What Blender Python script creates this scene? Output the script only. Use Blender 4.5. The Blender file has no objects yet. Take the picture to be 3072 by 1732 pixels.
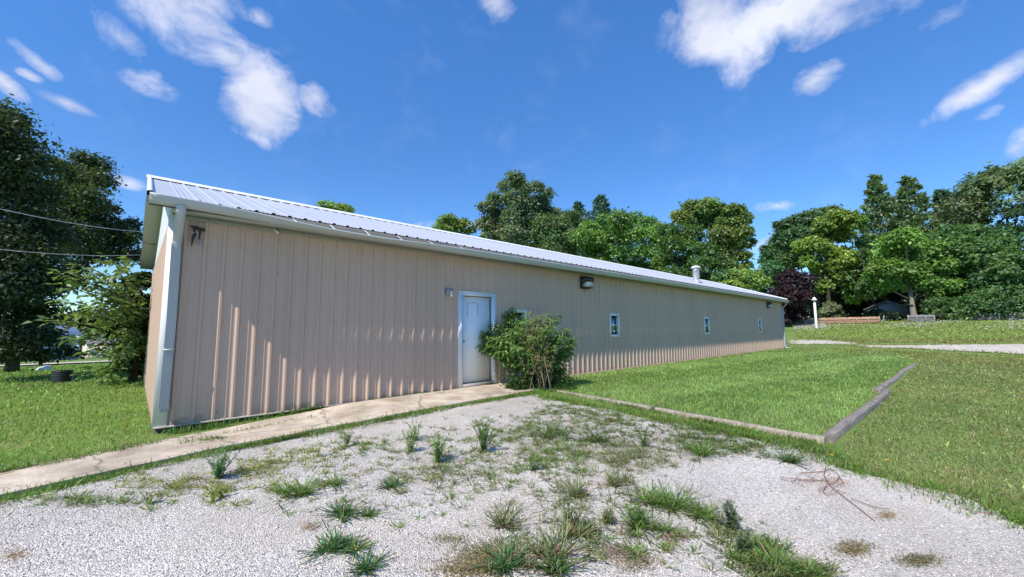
import bpy, math, random
import numpy as np
from mathutils import Matrix, Vector
from mathutils.geometry import delaunay_2d_cdt
rng = np.random.default_rng(7)
random.seed(7)
sc = bpy.context.scene
col = sc.collection
PI = math.pi

# ------------------------------------------------------------------ camera (solved from the photo)
FOC, YAW, PIT, ROL = 1216.86, math.radians(47.152), math.radians(5.738), math.radians(-0.307)
CAM = np.array([-0.204, -7.342, 1.284])
Fv = np.array([math.cos(YAW)*math.cos(PIT), math.sin(YAW)*math.cos(PIT), math.sin(PIT)])
Rv = np.array([math.sin(YAW), -math.cos(YAW), 0.0]); Uv = np.cross(Rv, Fv)
R2 = Rv*math.cos(ROL)+Uv*math.sin(ROL); U2 = -Rv*math.sin(ROL)+Uv*math.cos(ROL)
cd = bpy.data.cameras.new('camera'); cam = bpy.data.objects.new('camera', cd); col.objects.link(cam)
cd.sensor_width = 36.0; cd.lens = 36.0*FOC/3072.0; cd.clip_start = 0.05; cd.clip_end = 3000
cam.matrix_world = Matrix(((R2[0], U2[0], -Fv[0], CAM[0]), (R2[1], U2[1], -Fv[1], CAM[1]), (R2[2], U2[2], -Fv[2], CAM[2]), (0, 0, 0, 1)))
sc.camera = cam
K = 3072/2575.0

def ss(a, b, x):
    t = np.clip((np.asarray(x, float)-a)/(b-a), 0, 1); return t*t*(3-2*t)

def hgt(x, y):
    """terrain height"""
    x = np.asarray(x, float); y = np.asarray(y, float)
    z = .04*np.clip(y, -16, 0)*(1-ss(26, 38, x))
    z = z-.085*ss(3.4, .2, x)*np.exp(-(y/1.5)**2)
    t = np.clip(x-33, 0, 58)
    z = z+np.where(t < 8, .065*t*t/16, .065*(t-4))*.93
    t = np.clip(y-10, 0, 130)
    z = z-.042*t*t/(t+6)*(1-ss(0, 35, x))
    return z

def rays(dx, dy):
    dx = np.asarray(dx, float)*K; dy = np.asarray(dy, float)*K
    d = Fv*FOC+R2*(dx[..., None]-1536)-U2*(dy[..., None]-866)
    return d/np.linalg.norm(d[..., :2], axis=-1, keepdims=True)

def gp(dx, dy):
    """point on the ground along the sight line through photo position (2575 px wide scale)"""
    d = rays(dx, dy); t = np.full(d.shape[:-1], .5); done = np.zeros(t.shape, bool)
    step = 1.012
    for _ in range(520):
        P = CAM+d*t[..., None]
        done |= P[..., 2] <= hgt(P[..., 0], P[..., 1])
        t = np.where(done, t, t*step)
    lo_, hi_ = t/step/step, t.copy()
    for _ in range(30):
        m = (lo_+hi_)/2; P = CAM+d*m[..., None]; u = P[..., 2] <= hgt(P[..., 0], P[..., 1]); hi_ = np.where(u, m, hi_); lo_ = np.where(u, lo_, m)
    t = hi_
    P = CAM+d*t[..., None]; P[..., 2] = hgt(P[..., 0], P[..., 1])
    return P

def at(dx, dy, dist):
    return CAM+rays(np.array(float(dx)), np.array(float(dy)))*dist

def mpp(dx, dist):
    """metres per photo unit (2575 scale) at that horizontal distance"""
    d = rays(np.array(float(dx)), np.array(822.0)); c = float(np.dot(d[:2], Fv[:2]))/math.cos(PIT)
    return dist*c*math.cos(PIT)*K/FOC

# ------------------------------------------------------------------ mesh building
class MB:
    def __init__(s): s.v = []; s.f = []; s.c = []; s.n = 0; s.mi = []
    def add(s, V, Fc, C=None, m=0):
        V = np.asarray(V, float).reshape(-1, 3)
        if not isinstance(Fc, list) or np.ndim(Fc[0]) == 1: Fc = [Fc]
        for F in Fc:
            F = np.asarray(F, int); s.f.append(F+s.n); s.mi.append(np.full(len(F), m))
        s.v.append(V); s.n += len(V)
        s.c.append(np.ones((len(V), 3)) if C is None else np.broadcast_to(np.asarray(C, float), (len(V), 3)))
        return s
    def box(s, x0, y0, z0, x1, y1, z1, C=None, m=0):
        V = [(x, y, z) for x in (x0, x1) for y in (y0, y1) for z in (z0, z1)]
        return s.add(V, [[0, 1, 3, 2], [4, 6, 7, 5], [0, 4, 5, 1], [2, 3, 7, 6], [0, 2, 6, 4], [1, 5, 7, 3]], C, m)
    def tube(s, pts, rad, n=6, C=None, cap=True, m=0):
        P = np.asarray(pts, float); k = len(P)
        rad = np.broadcast_to(np.asarray(rad, float), (k,))
        T = np.gradient(P, axis=0); T /= np.linalg.norm(T, axis=1, keepdims=True)+1e-12
        ref = np.array([0.31, .17, 1.0]) if abs(T[0, 2]) < .9 else np.array([1.0, .2, 0])
        A = np.cross(T, ref); A /= np.linalg.norm(A, axis=1, keepdims=True)+1e-12; B = np.cross(T, A)
        an = np.arange(n)*2*PI/n
        V = P[:, None]+rad[:, None, None]*(np.cos(an)[None, :, None]*A[:, None]+np.sin(an)[None, :, None]*B[:, None])
        q = [[i*n+j, i*n+(j+1) % n, (i+1)*n+(j+1) % n, (i+1)*n+j] for i in range(k-1) for j in range(n)]
        fs = [q]
        if cap: fs += [[list(range(n))[::-1]], [[(k-1)*n+j for j in range(n)]]]
        return s.add(V.reshape(-1, 3), fs, C, m)
    def lathe(s, c, prof, n=20, C=None, m=0):
        c = np.asarray(c, float); pts = np.array([(r, z) for r, z in prof]); k = len(pts); an = np.arange(n)*2*PI/n
        V = np.stack([pts[:, 0:1]*np.cos(an), pts[:, 0:1]*np.sin(an), np.repeat(pts[:, 1:2], n, 1)], -1)+c
        q = [[i*n+j, i*n+(j+1) % n, (i+1)*n+(j+1) % n, (i+1)*n+j] for i in range(k-1) for j in range(n)]
        return s.add(V.reshape(-1, 3), [q], C, m)
    def loft(s, sections, closed=False, C=None, m=0):
        S = np.asarray(sections, float); a, b = S.shape[:2]; e = b if closed else b-1
        q = [[i*b+j, i*b+(j+1) % b, (i+1)*b+(j+1) % b, (i+1)*b+j] for i in range(a-1) for j in range(e)]
        return s.add(S.reshape(-1, 3), [q], C, m)
    def prism(s, poly, d, C=None, m=0):
        P = np.asarray(poly, float); n = len(P); V = np.vstack([P, P+np.asarray(d, float)])
        return s.add(V, [[list(range(n))[::-1]], [[n+i for i in range(n)]], [[i, (i+1) % n, n+(i+1) % n, n+i] for i in range(n)]], C, m)
    def build(s, name, mat, parent=None, smooth=False, loc=None, fix=False):
        me = bpy.data.meshes.new(name)
        V = np.vstack(s.v).astype(np.float32)
        if loc is not None: V = V-np.asarray(loc, np.float32)
        q = parent
        while q is not None: V = V-np.asarray(q.location, np.float32); q = q.parent
        Cc = np.vstack(s.c).astype(np.float32)
        me.vertices.add(len(V)); me.vertices.foreach_set('co', V.ravel())
        tot = np.concatenate([np.full(len(F), F.shape[1]) for F in s.f]).astype(np.int32)
        li = np.concatenate([F.ravel() for F in s.f]).astype(np.int32)
        me.loops.add(len(li)); me.loops.foreach_set('vertex_index', li)
        st = np.zeros(len(tot), np.int32); st[1:] = np.cumsum(tot)[:-1]
        me.polygons.add(len(tot)); me.polygons.foreach_set('loop_start', st)
        try: me.polygons.foreach_set('loop_total', tot)
        except Exception: pass
        me.polygons.foreach_set('material_index', np.concatenate(s.mi).astype(np.int32))
        me.update(calc_edges=True); me.validate()
        ca = me.color_attributes.new('Col', 'FLOAT_COLOR', 'POINT')
        ca.data.foreach_set('color', np.hstack([Cc, np.ones((len(Cc), 1), np.float32)]).ravel())
        if smooth: me.polygons.foreach_set('use_smooth', np.ones(len(tot), bool))
        if fix:
            import bmesh
            bm = bmesh.new(); bm.from_mesh(me); bmesh.ops.recalc_face_normals(bm, faces=bm.faces); bm.to_mesh(me); bm.free()
        for mm in (mat if isinstance(mat, (list, tuple)) else [mat]): me.materials.append(mm)
        o = bpy.data.objects.new(name, me); col.objects.link(o)
        if loc is not None: o.location = loc
        if parent is not None: o.parent = parent
        return o

def tag(o, label=None, cat=None, group=None, kind=None):
    if label: o['label'] = label
    if cat: o['category'] = cat
    if group: o['group'] = group
    if kind: o['kind'] = kind
    return o

def thing(name, loc, label, cat, group=None):
    o = bpy.data.objects.new(name, None); col.objects.link(o); o.empty_display_size = .2
    o.location = [float(np.float32(v)) for v in loc]
    return tag(o, label, cat, group)

# ------------------------------------------------------------------ materials
def newmat(name):
    m = bpy.data.materials.new(name); m.use_nodes = True; nt = m.node_tree; nt.nodes.clear()
    return m, nt, nt.nodes, nt.links

def N(nt, t, **kw):
    n = nt.nodes.new(t)
    for k, v in kw.items():
        if k.startswith('i_'):
            key = k[2:]; key = int(key) if key.isdigit() else key.replace('_', ' ')
            n.inputs[key].default_value = v
        else: setattr(n, k, v)
    return n

def ramp(nt, stops, interp='LINEAR'):
    r = nt.nodes.new('ShaderNodeValToRGB'); e = r.color_ramp.elements; r.color_ramp.interpolation = interp
    while len(e) < len(stops): e.new(.5)
    for k, (p, c) in zip(e, stops):
        k.position = p; k.color = (*c, 1) if len(c) == 3 else (c[0], c[0], c[0], 1)
    return r

def simple(name, c, rough=.6, metal=0.0, var=.12, scale=6.0, bump=0.0, bscale=40.0, spec=.5, stretch=None, dirt=None, dirt_amt=.5):
    m, nt, nd, L = newmat(name)
    out = N(nt, 'ShaderNodeOutputMaterial'); p = N(nt, 'ShaderNodeBsdfPrincipled')
    p.inputs['Roughness'].default_value = rough; p.inputs['Metallic'].default_value = metal
    p.inputs['Specular IOR Level'].default_value = spec
    tc = N(nt, 'ShaderNodeTexCoord'); src = tc.outputs['Object']
    if stretch:
        mp = N(nt, 'ShaderNodeMapping'); mp.inputs['Scale'].default_value = stretch; L.new(src, mp.inputs[0]); src = mp.outputs[0]
    nz = N(nt, 'ShaderNodeTexNoise'); nz.inputs['Scale'].default_value = scale; nz.inputs['Detail'].default_value = 5; nz.inputs['Roughness'].default_value = .6
    L.new(src, nz.inputs['Vector'])
    r = ramp(nt, [(.3, tuple(v*(1-var) for v in c)), (.7, tuple(min(1, v*(1+var)) for v in c))]); L.new(nz.outputs[0], r.inputs[0])
    cs = r.outputs[0]
    if dirt:
        n2 = N(nt, 'ShaderNodeTexNoise'); n2.inputs['Scale'].default_value = scale*.37; n2.inputs['Detail'].default_value = 7; L.new(src, n2.inputs['Vector'])
        r2 = ramp(nt, [(.52, (0,)), (.72, (dirt_amt,))]); L.new(n2.outputs[0], r2.inputs[0])
        mx = N(nt, 'ShaderNodeMix', data_type='RGBA'); L.new(r2.outputs[0], mx.inputs[0]); L.new(cs, mx.inputs[6]); mx.inputs[7].default_value = (*dirt, 1); cs = mx.outputs[2]
    L.new(cs, p.inputs['Base Color'])
    if bump:
        n3 = N(nt, 'ShaderNodeTexNoise'); n3.inputs['Scale'].default_value = bscale; n3.inputs['Detail'].default_value = 4; L.new(src, n3.inputs['Vector'])
        b = N(nt, 'ShaderNodeBump'); b.inputs['Strength'].default_value = bump; b.inputs['Distance'].default_value = .02
        L.new(n3.outputs[0], b.inputs['Height']); L.new(b.outputs[0], p.inputs['Normal'])
    L.new(p.outputs[0], out.inputs[0])
    return m

def foliage_mat(name, trans=.35, gloss=.06, tint=(1.15, 1.2, .55)):
    m, nt, nd, L = newmat(name)
    out = N(nt, 'ShaderNodeOutputMaterial'); a = N(nt, 'ShaderNodeAttribute', attribute_name='Col')
    d = N(nt, 'ShaderNodeBsdfDiffuse'); t = N(nt, 'ShaderNodeBsdfTranslucent'); g = N(nt, 'ShaderNodeBsdfGlossy'); g.inputs['Roughness'].default_value = .45
    g.inputs['Color'].default_value = (.8, .85, .9, 1)
    mu = N(nt, 'ShaderNodeMix', data_type='RGBA', blend_type='MULTIPLY'); mu.inputs[0].default_value = 1; mu.inputs[7].default_value = (*tint, 1)
    L.new(a.outputs['Color'], d.inputs[0]); L.new(a.outputs['Color'], mu.inputs[6]); L.new(mu.outputs[2], t.inputs[0])
    m1 = N(nt, 'ShaderNodeMixShader'); m1.inputs[0].default_value = trans; L.new(d.outputs[0], m1.inputs[1]); L.new(t.outputs[0], m1.inputs[2])
    m2 = N(nt, 'ShaderNodeMixShader'); m2.inputs[0].default_value = gloss; L.new(m1.outputs[0], m2.inputs[1]); L.new(g.outputs[0], m2.inputs[2])
    L.new(m2.outputs[0], out.inputs[0]); return m

def siding_mat(name, c):
    """painted ribbed sheet steel: slight tone step from sheet to sheet, streaks, faint splash dirt"""
    m, nt, nd, L = newmat(name)
    out = N(nt, 'ShaderNodeOutputMaterial'); p = N(nt, 'ShaderNodeBsdfPrincipled'); p.inputs['Roughness'].default_value = .55; p.inputs['Specular IOR Level'].default_value = .3
    tc = N(nt, 'ShaderNodeTexCoord'); sp = N(nt, 'ShaderNodeSeparateXYZ'); L.new(tc.outputs['Object'], sp.inputs[0])
    dv = N(nt, 'ShaderNodeMath', operation='MULTIPLY'); dv.inputs[1].default_value = 1/.9144; L.new(sp.outputs[0], dv.inputs[0])
    fl = N(nt, 'ShaderNodeMath', operation='FLOOR'); L.new(dv.outputs[0], fl.inputs[0])
    wn = N(nt, 'ShaderNodeTexWhiteNoise', noise_dimensions='1D'); L.new(fl.outputs[0], wn.inputs['W'])
    mp = N(nt, 'ShaderNodeMapping'); mp.inputs['Scale'].default_value = (5, 5, .6); L.new(tc.outputs['Object'], mp.inputs[0])
    nz = N(nt, 'ShaderNodeTexNoise'); nz.inputs['Scale'].default_value = 1; nz.inputs['Detail'].default_value = 6; L.new(mp.outputs[0], nz.inputs['Vector'])
    ad = N(nt, 'ShaderNodeMath', operation='MULTIPLY_ADD'); ad.inputs[1].default_value = .35; L.new(wn.outputs[0], ad.inputs[0]); L.new(nz.outputs[0], ad.inputs[2])
    r = ramp(nt, [(.35, tuple(v*.95 for v in c)), (.95, tuple(v*1.06 for v in c))]); L.new(ad.outputs[0], r.inputs[0])
    # reddish soil splash just above the ground
    n2 = N(nt, 'ShaderNodeTexNoise'); n2.inputs['Scale'].default_value = 7; n2.inputs['Detail'].default_value = 6; L.new(tc.outputs['Object'], n2.inputs['Vector'])
    ma = N(nt, 'ShaderNodeMath', operation='MULTIPLY_ADD'); ma.inputs[1].default_value = .5; ma.inputs[2].default_value = -.16; L.new(n2.outputs[0], ma.inputs[0])
    su = N(nt, 'ShaderNodeMath', operation='SUBTRACT'); L.new(ma.outputs[0], su.inputs[0]); L.new(sp.outputs[2], su.inputs[1])
    cl = N(nt, 'ShaderNodeMath', operation='MULTIPLY', use_clamp=True); cl.inputs[1].default_value = 5; L.new(su.outputs[0], cl.inputs[0])
    mx = N(nt, 'ShaderNodeMix', data_type='RGBA'); L.new(cl.outputs[0], mx.inputs[0]); L.new(r.outputs[0], mx.inputs[6]); mx.inputs[7].default_value = (.33, .20, .12, 1)
    L.new(mx.outputs[2], p.inputs['Base Color']); L.new(p.outputs[0], out.inputs[0]); return m

def gravel_mat():
    m, nt, nd, L = newmat('gravel')
    out = N(nt, 'ShaderNodeOutputMaterial'); p = N(nt, 'ShaderNodeBsdfPrincipled'); p.inputs['Roughness'].default_value = .85; p.inputs['Specular IOR Level'].default_value = .25
    tc = N(nt, 'ShaderNodeTexCoord')
    vo = N(nt, 'ShaderNodeTexVoronoi'); vo.inputs['Scale'].default_value = 82; L.new(tc.outputs['Object'], vo.inputs['Vector'])
    v2 = N(nt, 'ShaderNodeTexVoronoi'); v2.inputs['Scale'].default_value = 130; L.new(tc.outputs['Object'], v2.inputs['Vector'])
    s = N(nt, 'ShaderNodeSeparateColor'); L.new(vo.outputs['Color'], s.inputs[0])
    r = ramp(nt, [(0, (.30, .272, .24)), (.22, (.56, .512, .455)), (.6, (.74, .68, .61)), (1, (.88, .82, .74))]); L.new(s.outputs[0], r.inputs[0])
    nz = N(nt, 'ShaderNodeTexNoise'); nz.inputs['Scale'].default_value = .55; nz.inputs['Detail'].default_value = 6; nz.inputs['Roughness'].default_value = .62; L.new(tc.outputs['Object'], nz.inputs['Vector'])
    r2 = ramp(nt, [(.44, (0,)), (.64, (.75,))]); L.new(nz.outputs[0], r2.inputs[0])
    mx = N(nt, 'ShaderNodeMix', data_type='RGBA'); L.new(r2.outputs[0], mx.inputs[0]); L.new(r.outputs[0], mx.inputs[6]); mx.inputs[7].default_value = (.55, .475, .395, 1)
    n5 = N(nt, 'ShaderNodeTexNoise'); n5.inputs['Scale'].default_value = .28; n5.inputs['Detail'].default_value = 4; mp5 = N(nt, 'ShaderNodeMapping'); mp5.inputs['Scale'].default_value = (1, 2.6, 1); mp5.inputs['Rotation'].default_value = (0, 0, .5); L.new(tc.outputs['Object'], mp5.inputs[0]); L.new(mp5.outputs[0], n5.inputs['Vector'])
    r5 = ramp(nt, [(.35, (.80, .80, .80)), (.65, (1.06, 1.06, 1.06))]); L.new(n5.outputs[0], r5.inputs[0]); m5 = N(nt, 'ShaderNodeMix', data_type='RGBA', blend_type='MULTIPLY'); m5.inputs[0].default_value = 1; L.new(mx.outputs[2], m5.inputs[6]); L.new(r5.outputs[0], m5.inputs[7])
    L.new(m5.outputs[2], p.inputs['Base Color'])
    ad = N(nt, 'ShaderNodeMath', operation='ADD'); L.new(vo.outputs['Distance'], ad.inputs[0]); L.new(v2.outputs['Distance'], ad.inputs[1])
    b = N(nt, 'ShaderNodeBump', invert=True); b.inputs['Strength'].default_value = .85; b.inputs['Distance'].default_value = .013; L.new(ad.outputs[0], b.inputs['Height'])
    L.new(b.outputs[0], p.inputs['Normal']); L.new(p.outputs[0], out.inputs[0]); return m

def concrete_mat():
    m, nt, nd, L = newmat('concrete')
    out = N(nt, 'ShaderNodeOutputMaterial'); p = N(nt, 'ShaderNodeBsdfPrincipled'); p.inputs['Roughness'].default_value = .85; p.inputs['Specular IOR Level'].default_value = .25
    tc = N(nt, 'ShaderNodeTexCoord')
    nz = N(nt, 'ShaderNodeTexNoise'); nz.inputs['Scale'].default_value = 1.4; nz.inputs['Detail'].default_value = 9; nz.inputs['Roughness'].default_value = .68; L.new(tc.outputs['Object'], nz.inputs['Vector'])
    r = ramp(nt, [(.32, (.27, .215, .155)), (.5, (.48, .40, .31)), (.72, (.72, .62, .50))]); L.new(nz.outputs[0], r.inputs[0])
    # broken cracks
    v = N(nt, 'ShaderNodeTexVoronoi', feature='DISTANCE_TO_EDGE'); v.inputs['Scale'].default_value = .75
    n2 = N(nt, 'ShaderNodeTexNoise'); n2.inputs['Scale'].default_value = 3.5; n2.inputs['Detail'].default_value = 5; L.new(tc.outputs['Object'], n2.inputs['Vector'])
    mxv = N(nt, 'ShaderNodeMix', data_type='RGBA', blend_type='ADD'); mxv.inputs[0].default_value = .35; L.new(tc.outputs['Object'], mxv.inputs[6]); L.new(n2.outputs['Color'], mxv.inputs[7]); L.new(mxv.outputs[2], v.inputs['Vector'])
    rc = ramp(nt, [(.0, (.75,)), (.018, (0,))]); L.new(v.outputs['Distance'], rc.inputs[0])
    mx = N(nt, 'ShaderNodeMix', data_type='RGBA'); L.new(rc.outputs[0], mx.inputs[0]); L.new(r.outputs[0], mx.inputs[6]); mx.inputs[7].default_value = (.12, .10, .08, 1)
    # orange dead-grass scum
    n4 = N(nt, 'ShaderNodeTexNoise'); n4.inputs['Scale'].default_value = 2.6; n4.inputs['Detail'].default_value = 8; L.new(tc.outputs['Object'], n4.inputs['Vector'])
    r4 = ramp(nt, [(.6, (0,)), (.7, (.6,))]); L.new(n4.outputs[0], r4.inputs[0])
    mx2 = N(nt, 'ShaderNodeMix', data_type='RGBA'); L.new(r4.outputs[0], mx2.inputs[0]); L.new(mx.outputs[2], mx2.inputs[6]); mx2.inputs[7].default_value = (.42, .27, .13, 1)
    L.new(mx2.outputs[2], p.inputs['Base Color'])
    n3 = N(nt, 'ShaderNodeTexNoise'); n3.inputs['Scale'].default_value = 26; n3.inputs['Detail'].default_value = 6; L.new(tc.outputs['Object'], n3.inputs['Vector'])
    b = N(nt, 'ShaderNodeBump'); b.inputs['Strength'].default_value = .5; b.inputs['Distance'].default_value = .02; L.new(n3.outputs[0], b.inputs['Height']); L.new(b.outputs[0], p.inputs['Normal'])
    L.new(p.outputs[0], out.inputs[0]); return m

def ground_mat():
    m, nt, nd, L = newmat('turf soil')
    out = N(nt, 'ShaderNodeOutputMaterial'); p = N(nt, 'ShaderNodeBsdfPrincipled'); p.inputs['Roughness'].default_value = .95; p.inputs['Specular IOR Level'].default_value = .1
    tc = N(nt, 'ShaderNodeTexCoord')
    n1 = N(nt, 'ShaderNodeTexNoise'); n1.inputs['Scale'].default_value = .35; n1.inputs['Detail'].default_value = 9; n1.inputs['Roughness'].default_value = .7; L.new(tc.outputs['Object'], n1.inputs['Vector'])
    r = ramp(nt, [(.3, (.11, .18, .042)), (.5, (.165, .25, .06)), (.66, (.24, .26, .09)), (.78, (.32, .275, .14))]); L.new(n1.outputs[0], r.inputs[0])
    n2 = N(nt, 'ShaderNodeTexNoise'); n2.inputs['Scale'].default_value = 22; n2.inputs['Detail'].default_value = 7; n2.inputs['Roughness'].default_value = .75; L.new(tc.outputs['Object'], n2.inputs['Vector'])
    r2 = ramp(nt, [(.3, (.5, .5, .5)), (.7, (1.35, 1.35, 1.35))]); L.new(n2.outputs[0], r2.inputs[0])
    mu = N(nt, 'ShaderNodeMix', data_type='RGBA', blend_type='MULTIPLY'); mu.inputs[0].default_value = 1; L.new(r.outputs[0], mu.inputs[6]); L.new(r2.outputs[0], mu.inputs[7])
    L.new(mu.outputs[2], p.inputs['Base Color'])
    b = N(nt, 'ShaderNodeBump'); b.inputs['Strength'].default_value = .7; b.inputs['Distance'].default_value = .04; L.new(n2.outputs[0], b.inputs['Height']); L.new(b.outputs[0], p.inputs['Normal'])
    L.new(p.outputs[0], out.inputs[0]); return m

def timber_mat(name, c):
    return simple(name, c, .9, 0, .35, 5, .7, 30, .2, stretch=(.6, 5, 5), dirt=(c[0]*.45, c[1]*.43, c[2]*.4))

def glass_mat():
    m, nt, nd, L = newmat('window glass')
    out = N(nt, 'ShaderNodeOutputMaterial'); g = N(nt, 'ShaderNodeBsdfGlossy'); g.inputs['Roughness'].default_value = .015; g.inputs['Color'].default_value = (.95, .97, 1, 1)
    d = N(nt, 'ShaderNodeBsdfTransparent'); d.inputs[0].default_value = (.8, .84, .85, 1)
    fr = N(nt, 'ShaderNodeFresnel'); fr.inputs[0].default_value = 1.6
    mu = N(nt, 'ShaderNodeMath', operation='MULTIPLY_ADD'); mu.inputs[1].default_value = 1.8; mu.inputs[2].default_value = .22; mu.use_clamp = True; L.new(fr.outputs[0], mu.inputs[0])
    mx = N(nt, 'ShaderNodeMixShader'); L.new(mu.outputs[0], mx.inputs[0]); L.new(d.outputs[0], mx.inputs[1]); L.new(g.outputs[0], mx.inputs[2]); L.new(mx.outputs[0], out.inputs[0])
    return m

SID = (.53, .383, .29)
M_side = siding_mat('tan painted steel siding', SID)
M_roof = simple("galvalume roof steel", (.52, .54, .57), .42, .25, .06, 1.2, stretch=(2, .3, 1), dirt=(.45, .46, .48), dirt_amt=.35)
M_trim = simple('white painted trim', (.76, .77, .76), .45, 0, .05, 3, dirt=(.55, .53, .48), dirt_amt=.3)
M_soffit = simple('off white soffit', (.42, .415, .355), .6, 0, .05, 2)
M_dark = simple('dark fascia board', (.10, .10, .10), .8, 0, .2, 5)
M_gut = simple('white gutter aluminium', (.45, .48, .475), .4, .0, .05, 2.5, dirt=(.42, .40, .34), dirt_amt=.4)
M_base = simple('grey base trim', (.34, .31, .28), .6, 0, .1, 4)
M_skirt = simple('old treated plank', (.07, .06, .05), .9, 0, .3, 4, .5)
M_door = simple('white painted door', (.87, .87, .86), .45, 0, .03, 4, .05, 9, dirt=(.6, .6, .58), dirt_amt=.25)
M_mark = simple('old glue marks', (.30, .31, .32), .8, 0, .3, 20)
M_black = simple('black housing', (.018, .018, .02), .35, 0, .2, 10)
M_lens = simple('wall light lens', (.62, .60, .52), .3, 0, .05, 8)
M_grey = simple('grey metal plate', (.30, .33, .37), .5, .2, .08, 10)
M_bulb = simple('frosted bulb', (.85, .82, .74), .25, 0, .02, 10)
M_zinc = simple('zinc vent pipe', (.62, .64, .67), .38, .6, .08, 6)
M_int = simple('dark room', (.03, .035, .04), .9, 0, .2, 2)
M_blind = simple('white blind', (.72, .74, .76), .7, 0, .03, 5)
M_cable = simple('black cable', (.02, .02, .022), .5, 0, .1, 20)
M_wire = simple('grey overhead wire', (.62, .63, .64), .5, .2, .1, 5)
M_bark = simple('bark', (.06, .05, .042), .95, 0, .35, 3, .8, 12, .1, stretch=(3, 3, .6))
M_bark_pale = simple('pale bark', (.27, .235, .20), .95, 0, .3, 3, .8, 12, .1, stretch=(3, 3, .6))
M_stem = simple('dry stalk', (.25, .19, .125), .9, 0, .2, 30)
M_gstem = simple('green stalk', (.16, .17, .07), .8, 0, .2, 30)
M_leaf = foliage_mat('leaf', .44, .03)
M_blade = foliage_mat('grass blade', .42, .025, (1.15, 1.2, .6))
M_needle = foliage_mat('needle', .15, .05)
M_petal = foliage_mat('petal', .3, .02, (1, 1, 1))
M_gravel = gravel_mat(); M_conc = concrete_mat(); M_ground = ground_mat()
M_stone = None
M_timber = timber_mat('weathered timber', (.27, .237, .205)); M_timber2 = timber_mat('bleached timber', (.36, .31, .245))
M_glass = glass_mat()
M_plank = simple('brown fence plank', (.40, .245, .16), .9, 0, .25, 2.5, .4, 30, .2, stretch=(6, 6, .7))
M_plankg = simple('shade darkened grey plank', (.19, .19, .20), .9, 0, .22, 2.5, .4, 30, .2, stretch=(6, 6, .7))  # grey darkened so the colour itself holds the tree shade on the right-hand fences
M_drum = simple('black drum', (.015, .015, .016), .45, 0, .2, 6)
M_barn = simple('pale barn steel', (.55, .58, .63), .6, 0, .06, 2, stretch=(3, 3, .3))
M_barnroof = simple('grey barn roof', (.50, .51, .55), .5, .1, .05, 1)
M_shed = simple('cream lap siding', (.60, .53, .43), .8, 0, .06, 3)
M_shingle = simple('grey shingle', (.17, .16, .17), .95, 0, .3, 6, .5, 40)
M_gsid = simple('grey lap siding', (.25, .24, .24), .8, 0, .12, 4)
M_pipew = simple('white post', (.70, .70, .67), .6, 0, .05, 5)
M_road = simple('pale road concrete', (.52, .46, .40), .9, 0, .1, .8, .2, 30)
M_soil = simple('red brown soil', (.24, .15, .085), .98, 0, .35, 9, .9, 40, .1)
M_wstone = simple('white limestone', (.74, .73, .70), .9, 0, .1, 8, .6, 14)

def colmat(name, rough):
    m, nt, nd, L = newmat(name); out = N(nt, 'ShaderNodeOutputMaterial'); p = N(nt, 'ShaderNodeBsdfPrincipled'); p.inputs['Roughness'].default_value = rough; p.inputs['Specular IOR Level'].default_value = .25
    a = N(nt, 'ShaderNodeAttribute', attribute_name='Col'); L.new(a.outputs['Color'], p.inputs['Base Color']); L.new(p.outputs[0], out.inputs[0]); return m
M_stone = colmat('loose limestone', .85)

# ------------------------------------------------------------------ light
sunv = np.array([5.0, 1.0, -6.0]); sunv /= np.linalg.norm(sunv)
EL = math.asin(-sunv[2]); AZ = math.atan2(-sunv[0], -sunv[1])      # azimuth from +Y towards +X
ld = bpy.data.lights.new('sun', 'SUN'); ld.energy = 4.2; ld.angle = math.radians(.53); ld.color = (1, .93, .82)
lo = bpy.data.objects.new('sun', ld); col.objects.link(lo); lo.rotation_euler = Vector(sunv).to_track_quat('-Z', 'Y').to_euler(); lo.location = (-20, -10, 30)

w = bpy.data.worlds.new('World'); sc.world = w; w.use_nodes = True; nt = w.node_tree; nt.nodes.clear(); L = nt.links
wo = N(nt, 'ShaderNodeOutputWorld'); bg = N(nt, 'ShaderNodeBackground'); bg.inputs[1].default_value = .14
sky = N(nt, 'ShaderNodeTexSky', sky_type='NISHITA'); sky.sun_disc = False; sky.sun_elevation = EL; sky.sun_rotation = AZ; sky.air_density = 1.0; sky.dust_density = .0; sky.ozone_density = 2.8; sky.altitude = 200
hs = N(nt, 'ShaderNodeHueSaturation'); hs.inputs['Saturation'].default_value = 1.27; hs.inputs['Value'].default_value = 1.25; hs.inputs['Hue'].default_value = .506; L.new(sky.outputs[0], hs.inputs['Color'])
tcw = N(nt, 'ShaderNodeTexCoord')
def unit(dx, dy):
    d = rays(np.array(float(dx)), np.array(float(dy))); return d/np.linalg.norm(d)
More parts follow.
